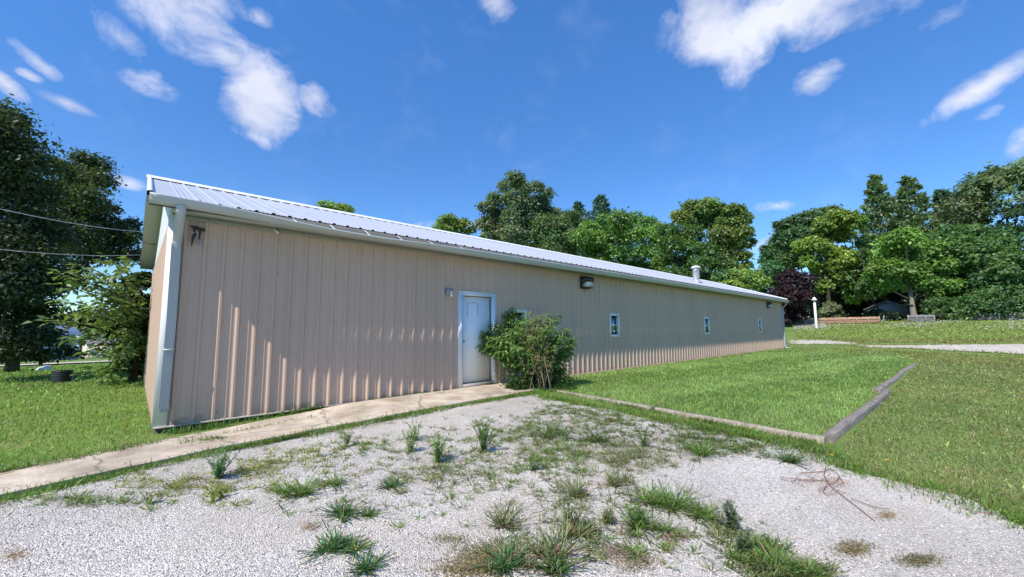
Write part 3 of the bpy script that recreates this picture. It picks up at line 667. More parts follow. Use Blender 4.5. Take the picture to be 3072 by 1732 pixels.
MB().lathe((.335, -.045, 2.775), [(0, .012), (.05, .008), (.045, -.006), (.012, -.03), (0, -.03)], 10).tube([(.335, -.045, 2.76), (.338, -.05, 2.70), (.345, -.05, 2.66), (.33, -.05, 2.61), (.325, -.045, 2.55), (.318, -.04, 2.49)], [.012, .013, .022, .018, .010, .004], 7).build('cable', M_cable, t)
MB().tube([(.336, -.05, 2.695), (.337, -.05, 2.68)], [.015, .015], 8).build('tape', M_trim, t)
t = thing('cable_tail', (.41, -.03, 2.5), 'loose black cable with a pale connector hanging under the eave', 'cable', 'loose cable ends by the downspout')
MB().lathe((.405, -.045, 2.755), [(0, .014), (.055, .010), (.05, -.006), (.012, -.03), (0, -.03)], 10).tube([(.42, -.045, 2.755), (.46, -.055, 2.735)], [.016, .018], 7).tube([(.405, -.045, 2.74), (.405, -.05, 2.66), (.402, -.05, 2.60)], [.011, .010, .012], 7).build('cable', M_cable, t)
MB().tube([(.402, -.05, 2.60), (.40, -.05, 2.57)], [.019, .019], 8).tube([(.40, -.05, 2.57), (.395, -.05, 2.53), (.40, -.05, 2.50)], [.012, .016, .008], 8).build('connector', M_grey, t)
tag(MB().tube([(1.34, -.042, 2.93), (1.36, -.06, 2.885), (1.40, -.065, 2.855), (1.41, -.055, 2.845)], [.008, .012, .016, .008], 7).build('drip_clip', M_trim), 'small white clip sticking out under the eave trim', 'clip')
# overhead wires coming in from the left
for (a, b, sgn, lab) in (((-160, 487), (356, 579), 0, 'upper grey overhead wire crossing the dark tree on the left'), ((-160, 608), (350, 637), 1, 'lower grey overhead wire crossing the dark tree on the left')):
    A = at(*a, 11.5); B = at(*b, 15.2); B2 = B+(B-A)*.12; pts = [A+(B2-A)*t+np.array([0, 0, -.5*t*(1-t)]) for t in np.linspace(0, 1, 24)]
    tag(MB().tube(pts, .0055, 5).build('overhead_wire', M_wire), lab, 'wire', 'overhead wires')
MB().tube([(XR0+.01, 6.0, EZ-.13+RK*(WD-6-EY)), (XR0+.14, 6.02, EZ-.17+RK*(WD-6-EY)), (L0-.01, 6.05, EZ-.14+RK*(WD-6-EY))], .006, 5).build('soffit_wire', M_cable, bld)

# ------------------------------------------------------------------ plants: generators
def blades(mb, P, H, W, az, lean, C, curl=.35):
    """grass blades: two-segment tapering strips that arch over"""
    n = len(P); d = np.column_stack([np.cos(az), np.sin(az), np.zeros(n)]); sd = np.column_stack([-np.sin(az), np.cos(az), np.zeros(n)])
    tw = rng.uniform(-.9, .9, n)[:, None]; sd = sd*np.cos(tw)+d*np.sin(tw)
    H = np.asarray(H)[:, None]; W = np.asarray(W)[:, None]; lean = np.asarray(lean)[:, None]; up = np.array([0, 0, 1.0])
    L1_ = P+up*H*.55/np.sqrt(1+lean**2*.3)+d*H*lean*curl; L2_ = P+up*H/np.sqrt(1+lean**2)+d*H*lean/np.sqrt(1+lean**2)*1.05
    V = np.stack([P-sd*W*.5, P+sd*W*.5, L1_+sd*W*.42, L1_-sd*W*.42, L2_], 1).reshape(-1, 3); b = np.arange(n)[:, None]*5
    mb.add(V, [b+np.array([0, 1, 2, 3]), b+np.array([3, 2, 4])], np.repeat(C, 5, 0)); return mb

def vary(base, n, amt=.25, hue=.12):
    base = np.asarray(base, float); k = np.exp(rng.normal(0, amt, (n, 1))); h = rng.normal(0, hue, (n, 1)); 
    return np.clip(base*k*np.hstack([1+h, np.ones((n, 1)), 1-h*.6]), .004, .95)

def leaves(mb, P, D, Nn, Ls, Ws, C, fold=.25):
    """leaf: two folded triangles-pairs from base along D"""
    D = D/(np.linalg.norm(D, axis=1, keepdims=True)+1e-9); S = np.cross(D, Nn); S /= np.linalg.norm(S, axis=1, keepdims=True)+1e-9; U = np.cross(S, D)
    Ls = np.asarray(Ls)[:, None]; Ws = np.asarray(Ws)[:, None]; n = len(P)
    V = np.stack([P, P+D*Ls*.42+S*Ws*.5+U*Ws*fold, P+D*Ls-U*Ls*.12, P+D*Ls*.42-S*Ws*.5+U*Ws*fold, P+D*Ls*.5], 1).reshape(-1, 3); b = np.arange(n)[:, None]*5
    mb.add(V, [b+np.array([0, 4, 1]), b+np.array([1, 4, 2]), b+np.array([0, 3, 4]), b+np.array([3, 2, 4])], np.repeat(C, 5, 0)); return mb

def rdir(n):
    v = rng.normal(0, 1, (n, 3)); return v/np.linalg.norm(v, axis=1, keepdims=True)

SH = {'round': lambda t: np.sqrt(np.clip(1-(2*t-1)**2, 0, 1))**.85, 'maple': lambda t: np.where(t < .4, .70+.3*np.sin(t/.4*PI/2), np.sqrt(np.clip(1-((t-.4)/.6)**2, 0, 1))),
      'conic': lambda t: np.clip(1-t, 0, 1)**.75*.95+.05, 'tall': lambda t: np.where(t < .5, .75+.25*t/.5, np.sqrt(np.clip(1-((t-.5)/.5)**1.6, 0, 1)))}

TB = 1.0; TW = 1.0
def tree(name, label, cat, dx, top, hw, dist, bot, color, shape='maple', nl=9000, ls=.28, lobes=26, group=None, bark=None, clump=.34, trans_mat=None, twig=.16, depth=None, lr=(.26, .42), tw_leaves=14, trunk_r=None, limb=True, man=None):
    base = at(dx, 822, dist); gz_ = float(hgt(base[0], base[1])); m_ = mpp(dx, dist)
    zt = float(at(dx, top, dist)[2]); zb = max(gz_+.15, float(at(dx, bot, dist)[2])); R = hw*m_*(1.0 if man else TW); Hc = zt-zb
    f = SH[shape]; root = thing(name, (base[0], base[1], gz_), label, cat, group)
    # lobes
    tt = rng.uniform(.06, .95, lobes*3); keep = rng.random(lobes*3) < (.25+.75*f(tt)); tt = tt[keep][:lobes]; n = len(tt)
    tt[0] = .9
    an = (np.arange(n)*2.399+rng.uniform(0, .8, n)); rad = f(tt)*R*rng.uniform(.35, .80, n); rad[0] *= .15
    lrad = 1.12*R*rng.uniform(*lr, n)*np.clip(f(tt)+.25, .3, 1.05)
    LC = np.column_stack([base[0]+rad*np.cos(an), base[1]+rad*np.sin(an), zb+tt*Hc]); LC[:, 2] = np.minimum(LC[:, 2], zt-lrad*.62); LC[:, 2] = np.maximum(LC[:, 2], zb+lrad*.45)
    if man:
        n = len(man); lrad = np.array([q[2]*m_ for q in man])*rng.uniform(.9, 1.15, n); LC = np.array([at(q[0], q[1], dist+rng.normal(0, 1)*R*.35) for q in man]); LC[:, 2] = np.maximum(LC[:, 2], gz_+lrad*.5)
    # twigs on lobe shells, then leaves round each twig
    wt = lrad**2; nl = int(nl*1.45); nt_ = nl//tw_leaves; li = rng.choice(n, nt_, p=wt/wt.sum()); dr = rdir(nt_); dr[:, 2] += .18; dr /= np.linalg.norm(dr, axis=1, keepdims=True)
    q = rng.uniform(.55, 1.08, nt_)**.7; TP = LC[li]+dr*(lrad[li]*q)[:, None]*np.array([1, 1, .8])
    k = np.repeat(np.arange(len(TP)), tw_leaves); nn = len(k)
    P = TP[k]+rng.normal(0, 1, (nn, 3))*(lrad[li][k]*twig)[:, None]*np.array([1, 1, .7])
    Nn = dr[k]*.55+rng.normal(0, .5, (nn, 3))+np.array([0, 0, .55]); D = rng.normal(0, 1, (nn, 3))+dr[k]*.5+np.array([0, 0, -.25])
    D = D-Nn*np.sum(D*Nn, 1, keepdims=True)/np.sum(Nn*Nn, 1, keepdims=True)
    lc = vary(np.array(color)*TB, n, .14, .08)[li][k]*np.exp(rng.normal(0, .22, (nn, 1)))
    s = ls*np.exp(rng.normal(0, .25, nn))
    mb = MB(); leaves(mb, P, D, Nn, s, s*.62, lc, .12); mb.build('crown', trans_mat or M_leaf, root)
    # trunk with limbs
    tr = trunk_r or max(.09, R*.055); mb = MB(); zc = zb+Hc*.62
    ph = rng.uniform(0, 6); TK = [np.array([base[0]+math.sin(ph+t*3)*tr*.5*t, base[1]+math.cos(ph+t*2.3)*tr*.5*t, gz_-.1+(zc-gz_+.1)*t]) for t in np.linspace(0, 1, 9)]
    mb.tube(TK, [tr*(1.35 if i == 0 else 1.0)*(1-.72*i/8) for i in range(9)], 9)
    if limb:
        for j in np.argsort(-lrad)[:12]:
            e = LC[j]; t0 = np.clip((e[2]-gz_)/(zc-gz_)-.35, .22, .9); i0 = int(t0*8); s0 = TK[i0]; mid = s0*.45+e*.55+np.array([0, 0, -.08*np.linalg.norm(e-s0)])
            mb.tube([s0, s0*.7+mid*.3, mid, e], [tr*.42, tr*.33, tr*.22, tr*.07], 6)
    mb.build('trunk', bark or M_bark, root)
    return root

def conifer(name, label, dx, top, hw, dist, bot, color, nl=9000, ls=.3, group=None, droop=.1, power=.8):
    base = at(dx, 822, dist); gz_ = float(hgt(base[0], base[1])); m_ = mpp(dx, dist); zt = float(at(dx, top, dist)[2]); zb = max(gz_+.3, float(at(dx, bot, dist)[2])); R = hw*m_; Hc = zt-zb
    root = thing(name, (base[0], base[1], gz_), label, 'tree', group)
    mb = MB(); mb.tube([(base[0], base[1], gz_-.1), (base[0]+.05, base[1], (gz_+zt)/2), (base[0], base[1], zt-.2)], [R*.08, R*.05, .02], 8)
    PP, DD, CC = [], [], []
    nb = 130; per = int(nl*1.9)//nb
    for i in range(nb):
        t = (i/nb)**1.15; z0 = zb+Hc*t*.985; rr = R*(1-t)**power*rng.uniform(.65, 1.12)+.25; a = i*2.4+rng.uniform(-.5, .5); up = rng.uniform(-.1, .35)-droop*(1-t)
        d = np.array([math.cos(a), math.sin(a), up]); s0 = np.array([base[0], base[1], z0]); e = s0+d*rr+[0, 0, rr*.15]
        mb.tube([s0, (s0+e)/2, e], [.05*R*.4*(1-t)+.015, .02, .008], 4)
        u = rng.uniform(.15, 1.06, per)**.75; w_ = (1-u)*.28*rr+.12*rr*.6
        sd = np.array([-math.sin(a), math.cos(a), 0]); p = s0+np.outer(u, d*rr+[0, 0, rr*.15])+np.outer(rng.normal(0, 1, per)*w_, sd)+np.outer(rng.normal(0, .09*rr, per), [0, 0, 1])
        PP.append(p); DD.append(d*.6+rng.normal(0, .55, (per, 3))+[0, 0, .45]); CC.append(vary(np.array(color)*1.9, per, .25, .08)*math.exp(rng.normal(0, .15)))
    P = np.vstack(PP); D = np.vstack(DD); C = np.vstack(CC); n = len(P)
    # leader tuft
    mbc = MB(); s = ls*np.exp(rng.normal(0, .25, n)); leaves(mbc, P, D, rdir(n)+[0, 0, .5], s, s*.38, C, .1); mbc.build('crown', M_needle, root); mb.build('trunk', M_bark, root); return root

# ------------------------------------------------------------------ trees
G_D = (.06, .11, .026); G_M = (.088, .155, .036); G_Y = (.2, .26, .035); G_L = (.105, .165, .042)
BT = 'trees behind the metal building'; RT = 'trees beyond the fence on the right'; LT = 'distant trees on the left'
# left
TA = [(0, 295, 42), (38, 318, 34), (-40, 330, 60), (20, 378, 50), (78, 418, 38), (-30, 450, 75), (58, 482, 48), (112, 500, 28), (15, 560, 70), (98, 565, 38), (-20, 650, 75), (60, 640, 50), (118, 640, 34), (150, 598, 26), (40, 720, 52), (100, 715, 38), (148, 700, 28), (-20, 760, 65), (50, 800, 50), (100, 780, 32), (20, 858, 40), (82, 850, 34), (122, 845, 24), (160, 872, 16), (188, 888, 12), (140, 893, 15), (60, 885, 22), (0, 895, 24), (100, 895, 16)]
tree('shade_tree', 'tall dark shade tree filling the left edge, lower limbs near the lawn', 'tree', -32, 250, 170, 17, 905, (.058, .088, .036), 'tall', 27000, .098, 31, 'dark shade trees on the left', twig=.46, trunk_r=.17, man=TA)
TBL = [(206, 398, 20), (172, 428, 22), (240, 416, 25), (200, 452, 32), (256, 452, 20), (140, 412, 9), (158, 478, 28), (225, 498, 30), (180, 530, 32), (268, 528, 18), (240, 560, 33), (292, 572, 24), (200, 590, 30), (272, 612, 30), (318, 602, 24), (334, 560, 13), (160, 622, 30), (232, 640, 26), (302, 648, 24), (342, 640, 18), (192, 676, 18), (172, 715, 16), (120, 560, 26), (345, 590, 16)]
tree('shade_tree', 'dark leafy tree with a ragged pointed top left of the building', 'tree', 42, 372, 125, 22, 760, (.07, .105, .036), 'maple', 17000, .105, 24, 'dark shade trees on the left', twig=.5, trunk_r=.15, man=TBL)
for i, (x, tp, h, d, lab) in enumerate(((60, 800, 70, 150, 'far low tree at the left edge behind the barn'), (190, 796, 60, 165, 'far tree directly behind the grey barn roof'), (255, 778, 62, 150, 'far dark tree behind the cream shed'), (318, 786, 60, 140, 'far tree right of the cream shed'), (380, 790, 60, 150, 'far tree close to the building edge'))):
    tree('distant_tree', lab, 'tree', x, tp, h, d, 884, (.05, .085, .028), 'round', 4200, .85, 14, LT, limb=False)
TB = 1.9; TW = 1.14
# behind the building
tree('distant_tree', 'small tree top showing over the roof near the left', 'tree', 830, 512, 62, 62, 640, G_L, 'round', 5000, .4, 16, BT, lr=(.2, .34))
tree('distant_tree', 'rounded tree top just above the roof line left of the tall poplar', 'tree', 1140, 553, 48, 66, 650, G_L, 'round', 4200, .42, 14, BT)
tree('poplar', 'tall silvery green poplar, highest behind the roof', 'tree', 1302, 428, 96, 60, 690, (.085, .12, .062), 'tall', 19000, .34, 40, BT, twig=.24, man=[(1294, 454, 18), (1270, 471, 19), (1317, 473, 21), (1350, 471, 16), (1380, 487, 15), (1247, 499, 19), (1280, 503, 23), (1317, 513, 26), (1359, 511, 21), (1223, 522, 18), (1256, 541, 23), (1294, 550, 26), (1336, 546, 23), (1373, 536, 18), (1223, 564, 20), (1251, 583, 21), (1289, 592, 23), (1326, 583, 21), (1219, 595, 12), (1247, 606, 16), (1247, 630, 19), (1294, 630, 21), (1214, 620, 16)])
tree('poplar', 'lower silvery tree on the right shoulder of the poplar', 'tree', 1405, 512, 72, 58, 700, (.075, .12, .05), 'maple', 12000, .32, 24, BT, twig=.24, man=[(1368, 564, 23), (1396, 541, 19), (1410, 564, 21), (1434, 546, 18), (1453, 564, 18), (1350, 592, 21), (1382, 597, 23), (1420, 597, 23), (1448, 597, 19), (1317, 616, 19), (1350, 625, 19), (1387, 630, 21), (1429, 630, 21)])
conifer('spruce', 'bluish pointed spruce rising behind the round maples', 1520, 490, 84, 72, 700, (.045, .085, .05), 6500, .42, BT)
conifer('spruce', 'thin bluish spruce tip left of the larger spruce', 1460, 506, 66, 74, 700, (.045, .085, .05), 4500, .42, BT)
tree('round_maple', 'broad round maple in mid green behind the roof', 'tree', 1565, 530, 132, 56, 740, G_M, 'round', 19000, .33, 34, BT, twig=.24, man=[(1481, 574, 21), (1518, 557, 23), (1556, 553, 21), (1598, 550, 20), (1630, 564, 21), (1654, 574, 16), (1462, 597, 21), (1499, 602, 23), (1541, 592, 26), (1584, 588, 26), (1626, 597, 23), (1658, 602, 19), (1481, 630, 21), (1518, 639, 23), (1565, 634, 26), (1612, 634, 23), (1654, 639, 21), (1504, 667, 23), (1551, 677, 23), (1598, 677, 26), (1644, 677, 26), (1471, 663, 19)])
tree('round_maple', 'dark green maple between the broad maple and the tall one', 'tree', 1705, 560, 100, 52, 760, (.05, .095, .024), 'maple', 13000, .3, 26, BT, twig=.24, man=[(1677, 583, 19), (1710, 583, 23), (1743, 592, 23), (1686, 616, 23), (1729, 625, 26), (1771, 630, 23), (1677, 653, 23), (1719, 663, 23), (1761, 667, 23), (1808, 658, 23), (1658, 667, 19), (1836, 672, 19), (1682, 691, 23), (1729, 700, 26), (1775, 705, 26), (1822, 700, 23), (1864, 709, 19)])
tree('tall_maple', 'tall maple with sunlit top behind the vent pipe', 'tree', 1795, 492, 98, 58, 760, (.105, .15, .042), 'tall', 19000, .33, 36, BT, twig=.25, man=[(1738, 522, 21), (1780, 518, 22), (1808, 532, 21), (1710, 546, 19), (1747, 555, 23), (1785, 555, 23), (1827, 560, 21), (1850, 532, 18), (1869, 550, 16), (1836, 527, 12), (1874, 583, 15), (1855, 588, 19), (1817, 592, 23), (1883, 611, 12), (1860, 611, 16), (1827, 620, 21), (1869, 644, 13), (1841, 644, 19), (1878, 670, 10), (1855, 677, 14)])
tree('young_tree', 'small bright yellow green tree right of the vent pipe', 'tree', 1873, 682, 56, 50, 790, (.115, .175, .042), 'round', 7000, .3, 18, BT)
tree('young_tree', 'small yellow green crown low behind the roof centre', 'tree', 1445, 668, 40, 46, 760, (.13, .19, .040), 'round', 4500, .28, 14, BT)
# right
for i, (x, tp, h, d) in enumerate(((1985, 708, 70, 128), (2075, 690, 75, 132), (2165, 700, 75, 126), (2270, 690, 80, 130), (2390, 690, 80, 128), (2500, 690, 80, 126))):
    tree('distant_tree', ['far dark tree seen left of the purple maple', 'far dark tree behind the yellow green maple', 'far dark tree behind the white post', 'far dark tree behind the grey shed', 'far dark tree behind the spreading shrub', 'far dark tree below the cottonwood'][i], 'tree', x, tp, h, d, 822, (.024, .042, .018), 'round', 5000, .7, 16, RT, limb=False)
tree('dark_maple', 'large dark green round tree behind the yellow green maple', 'tree', 2050, 520, 140, 92, 800, (.06, .105, .042), 'round', 19000, .45, 36, RT, twig=.22, man=[(2088, 539, 23), (2057, 543, 23), (2027, 554, 21), (1996, 565, 23), (1974, 584, 19), (1958, 611, 19), (1989, 611, 27), (1939, 638, 19), (1928, 653, 15), (1970, 649, 27), (1939, 676, 19), (1966, 687, 23), (2004, 649, 27), (2004, 596, 23), (2027, 600, 23), (1939, 706, 17), (1924, 626, 11), (1958, 565, 10)])
tree('yellow_maple', 'bright yellow green maple right of the purple tree', 'tree', 2090, 530, 84, 82, 780, (.13, .185, .036), 'maple', 14000, .42, 26, RT, twig=.24, man=[(2103, 550, 21), (2134, 546, 19), (2157, 558, 15), (2073, 565, 19), (2057, 588, 19), (2088, 596, 23), (2122, 588, 23), (2050, 615, 19), (2019, 619, 17), (2077, 630, 21), (2115, 642, 23), (2141, 649, 15), (2035, 657, 19), (2065, 668, 19), (2096, 668, 19), (2050, 703, 15), (2073, 718, 19), (2042, 718, 10), (2103, 695, 19), (2145, 718, 17), (2149, 748, 15), (2126, 684, 17)])
conifer('pine', 'left one of the two tall white pines', 2238, 432, 104, 96, 800, (.075, .115, .042), 9000, .55, RT, 0, .85)
conifer('pine', 'right one of the two tall white pines', 2322, 434, 106, 96, 800, (.075, .115, .038), 9000, .55, RT, 0, .85)
conifer('pine', 'slender dark pine between the white pines and the cottonwood', 2408, 470, 42, 100, 810, (.04, .075, .036), 6500, .55, RT, 0, .45)
conifer('pine', 'dark narrow pine against the side of the cottonwood', 2472, 484, 46, 98, 810, (.05, .085, .035), 6500, .55, RT, 0, .45)
tree('cottonwood', 'very tall grey green cottonwood at the right edge', 'tree', 2572, 384, 118, 92, 812, (.085, .12, .06), 'tall', 21000, .46, 42, RT, lr=(.18, .30))
tree('green_maple', 'broad bright green maple in front of the two pines', 'tree', 2301, 606, 122, 74, 775, (.088, .16, .034), 'maple', 18000, .38, 34, RT, twig=.24, bark=M_bark_pale, man=[(2275, 596, 21), (2240, 615, 21), (2301, 615, 21), (2217, 642, 21), (2263, 642, 25), (2313, 645, 23), (2355, 626, 19), (2378, 642, 17), (2210, 676, 21), (2248, 676, 23), (2294, 684, 25), (2339, 676, 23), (2385, 668, 21), (2404, 695, 17), (2217, 706, 19), (2252, 714, 19), (2294, 710, 17), (2328, 710, 17), (2362, 706, 21), (2397, 718, 17), (2385, 733, 15), (2233, 725, 13), (2408, 718, 13), (2355, 733, 11), (2198, 695, 15)])
tree('green_maple', 'mid green tree filling the gap below the left pine', 'tree', 2205, 590, 70, 84, 752, (.062, .112, .034), 'round', 9000, .4, 20, RT, lr=(.22, .36))
tree('green_maple', 'dense deep green tree below the cottonwood', 'tree', 2470, 560, 96, 78, 812, (.055, .105, .030), 'round', 13000, .38, 28, RT, lr=(.2, .34))
tree('green_maple', 'deep green tree at the right edge in front of the cottonwood', 'tree', 2568, 640, 70, 74, 812, (.06, .115, .036), 'round', 9000, .36, 20, RT, lr=(.22, .36))
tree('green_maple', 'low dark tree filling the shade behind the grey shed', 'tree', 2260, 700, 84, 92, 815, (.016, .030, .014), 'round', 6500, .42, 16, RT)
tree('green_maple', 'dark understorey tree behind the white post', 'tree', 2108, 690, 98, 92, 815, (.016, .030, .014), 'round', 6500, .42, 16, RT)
tree('purple_maple', 'dark purple leaved maple beyond the end of the building', 'tree', 1996, 682, 47, 62, 806, (.030, .017, .022), 'round', 8500, .3, 20, RT, lr=(.26, .4))
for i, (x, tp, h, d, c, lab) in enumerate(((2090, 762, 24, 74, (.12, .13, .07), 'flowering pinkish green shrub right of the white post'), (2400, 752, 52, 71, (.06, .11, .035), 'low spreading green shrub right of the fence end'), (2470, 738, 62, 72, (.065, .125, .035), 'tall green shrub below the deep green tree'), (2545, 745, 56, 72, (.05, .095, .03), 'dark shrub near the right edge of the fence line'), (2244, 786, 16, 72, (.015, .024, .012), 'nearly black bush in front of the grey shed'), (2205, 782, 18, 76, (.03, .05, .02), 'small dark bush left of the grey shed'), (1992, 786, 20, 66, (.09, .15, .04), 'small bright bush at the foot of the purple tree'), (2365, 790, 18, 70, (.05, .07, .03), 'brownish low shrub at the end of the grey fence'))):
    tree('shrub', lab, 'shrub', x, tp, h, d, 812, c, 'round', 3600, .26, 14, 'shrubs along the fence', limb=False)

TB = 1.1; TW = 1.0
# sapling and climbing greenery at the far corner of the gable
def sapling():
    b = at(338, 950, 14.2); g = float(hgt(b[0], b[1])); root = thing('sapling', (b[0], b[1], g), 'young tree with pale arching leafy branches beside the gable wall', 'sapling')
    mb, ml = MB(), MB(); P_, D_, N_, C_ = [], [], [], []
    m_ = mpp(300, 14.2)
    ends = [(150, 690), (165, 720), (200, 668), (225, 715), (240, 775), (150, 760), (120, 808), (255, 690), (280, 650), (310, 665), (285, 730), (330, 700), (180, 850), (230, 880), (265, 830), (215, 945), (260, 960), (290, 890), (300, 940), (340, 780), (345, 850), (250, 745), (320, 745), (190, 790)]
    for ex, ey in ends:
        e = at(ex, ey, 14.2+rng.uniform(-1.6, 1.0)); z0 = g+max(.3, (e[2]-g)*rng.uniform(.45, .75)); s0 = np.array([b[0]+rng.normal(0, .12), b[1]+rng.normal(0, .12), min(z0, g+2.3)])
        mid = (s0+e)/2+np.array([0, 0, .28]); T = np.linspace(0, 1, 14)[:, None]; path = (1-T)**2*s0+2*T*(1-T)*mid+T**2*e
        mb.tube(path, np.linspace(.022, .005, 14), 5)
        for i in range(3, 14):
            for s_ in range(7):
                dd = rdir(1)[0]*np.array([1, 1, .45]); p0 = path[i]+dd*rng.uniform(.02, .22)
                P_.append(p0); D_.append(dd*1.4+[0, 0, -.2]); N_.append(np.array([-.3, 0, 1.0])+rng.normal(0, .5, 3)); C_.append(vary((.17, .25, .085), 1, .2, .08)[0])
    leaves(ml, np.array(P_), np.array(D_), np.array(N_), rng.uniform(.13, .23, len(P_)), rng.uniform(.07, .105, len(P_)), np.array(C_), .15)
    mb.tube([(b[0], b[1], g-.05), (b[0]+.03, b[1], g+1.2), (b[0]-.05, b[1]+.05, g+2.4)], [.06, .045, .02], 7)
    ml.build('foliage', M_leaf, root); mb.build('trunk', M_bark, root)
sapling()
tree('corner_bush', 'dark leafy bush hugging the far corner of the gable wall', 'bush', 342, 672, 44, 14.9, 965, (.045, .085, .022), 'tall', 11000, .12, 34, limb=False, lr=(.26, .42), trunk_r=.06)

# ------------------------------------------------------------------ grass
def region(poly_dxdy=None, poly=None, n=1000, power=1.0):
    if poly is None: poly = gp([p[0] for p in poly_dxdy], [p[1] for p in poly_dxdy])[:, :2]
    poly = np.asarray(poly); lo, hi = poly.min(0), poly.max(0); out = []; got = 0
    while got < n:
        p = rng.uniform(lo, hi, (n, 2)); p = p[inpoly(p, poly)]
        if power:
            d = np.hypot(p[:, 0]-CAM[0], p[:, 1]-CAM[1]); p = p[rng.random(len(p)) < np.clip((5.5/np.maximum(d, .1))**power, 0, 1)]
        out.append(p); got += len(p)
        if len(out) > 400: break
    p = np.vstack(out)[:n]; return np.column_stack([p, hgt(p[:, 0], p[:, 1])])

def turf(mb, P, h, w, base, leanm=.5, az=None, dead=.06, azspread=1.6, amt=.26):
    n = len(P); d = np.hypot(P[:, 0]-CAM[0], P[:, 1]-CAM[1]); H = h*np.exp(rng.normal(0, .32, n)); W = np.maximum(w, .0011*d)*rng.uniform(.7, 1.3, n)
    a = rng.uniform(0, 2*PI, n) if az is None else az+rng.normal(0, azspread, n)
    C = vary(base, n, amt, .12); k = rng.random(n) < dead; C[k] = vary((.30, .24, .12), k.sum(), .2, .05)
    # patchy tone: clumps of lighter and darker plants
    f = np.sin(P[:, 0]*2.1+np.sin(P[:, 1]*1.7)*2)*np.sin(P[:, 1]*2.7+np.sin(P[:, 0]*1.3)*2); C *= (1+.16*f)[:, None]
    return blades(mb, P-[0, 0, .005], H, W, a, np.abs(rng.normal(leanm, leanm*.6, n)), C)
def strip(line, wdt, n, h, seed):
    r = np.random.default_rng(seed); Q = np.asarray(line, float)[:, :2]; sg = np.linalg.norm(np.diff(Q, axis=0), axis=1); cs = np.concatenate([[0], np.cumsum(sg)]); t = r.uniform(0, cs[-1], n)
    x = np.interp(t, cs, Q[:, 0]); y = np.interp(t, cs, Q[:, 1]); nz_ = .55+.45*np.sin(t*2.3+seed)*np.sin(t*.9+1.3*seed); wdt = wdt*(.75+.5*np.sin(t*3.1+seed*2)*np.sin(t*1.3)+.35*np.sin(t*9.7)).clip(.15)[:, None]; k = r.random(n) < np.clip(nz_+.25, .12, 1)
    p = np.column_stack([x, y])+r.normal(0, 1, (n, 2))*wdt; p = p[k]; return np.column_stack([p, hgt(p[:, 0], p[:, 1])+.02])
LAWN = [(6.72, -6.0), (24.5, -6.05), (30.4, -5.2), (31.0, -.1), (30.2, -.14), (6.25, -.2), (6.2, -1.3), (6.6, -1.6)]
P = region(poly=LAWN, n=150000, power=1.25)
band = np.sin((P[:, 1]+.10*P[:, 0]+.25*np.sin(P[:, 0]*.5))*2.2)
mb = MB(); turf(mb, P, .05, .006, (.26, .385, .105), .55, np.where(band > 0, .1, PI+.1), .04, 1.75)
tag(mb.build('lawn_grass', M_blade), 'mown green lawn between the building and the timbers', 'grass', kind='stuff')
# clover heads in the lawn
def specks(name, P, r, cols, label, cat, mat=M_petal, h=.05):
    n = len(P); d = np.hypot(P[:, 0]-CAM[0], P[:, 1]-CAM[1]); s = np.maximum(r, .0006*d)*rng.uniform(.6, 1.3, n); V = oc[None]*s[:, None, None]*np.array([1, 1, .7])+(P+np.column_stack([np.zeros(n), np.zeros(n), h*rng.uniform(.5, 1.2, n)]))[:, None]
    c = np.asarray(cols)[rng.integers(0, len(cols), n)]*rng.uniform(.75, 1.1, (n, 1))
    return tag(MB().add(V.reshape(-1, 3), (of[None]+np.arange(n)[:, None, None]*6).reshape(-1, 3), np.repeat(c, 6, 0)).build(name, mat), label, cat, kind='stuff')
q = P[rng.random(len(P)) < .012]; specks('clover_heads', q, .008, [(.62, .60, .48), (.55, .50, .34)], 'tiny whitish clover heads dotted through the mown lawn', 'clover')
# rougher turf right of the timbers
ER = [tuple(p) for p in edge]
RT_POLY = [(6.75, -6.25)]+[(24.5, -6.2), (31, -6.5), (31, -13), (24, -14), (12, -14)]+ER[::-1][:7]
P = region(poly=RT_POLY, n=95000, power=1.2)
mb = MB(); turf(mb, P, .045, .006, (.235, .295, .095), 1.1, None, .28, 1.6, .36)
tag(mb.build('rough_grass', M_blade), 'rough patchy grass right of the landscape timbers', 'grass', kind='stuff')
q = P[rng.random(len(P)) < .03]; specks('clover_heads', q, .009, [(.50, .42, .28), (.58, .52, .38), (.42, .30, .18)], 'tan and white clover heads over the rough grass on the right', 'clover')
# lawn left of the building
LL = [(.0, -.62), (-1.05, -1.0), (-3, -1.65), (-6, -2.6), (-9, -3.7), (-14, 6), (-16, 21), (.1, 21), (.1, 7.3), (.04, .0)]
P = region(poly=LL, n=105000, power=1.05); P = P[~inpoly(P, path_poly)]
mb = MB(); turf(mb, P, .055, .006, (.20, .325, .07), .75, None, .10, 1.6, .3)
tag(mb.build('side_lawn_grass', M_blade), 'green lawn left of the gable wall', 'grass', kind='stuff')
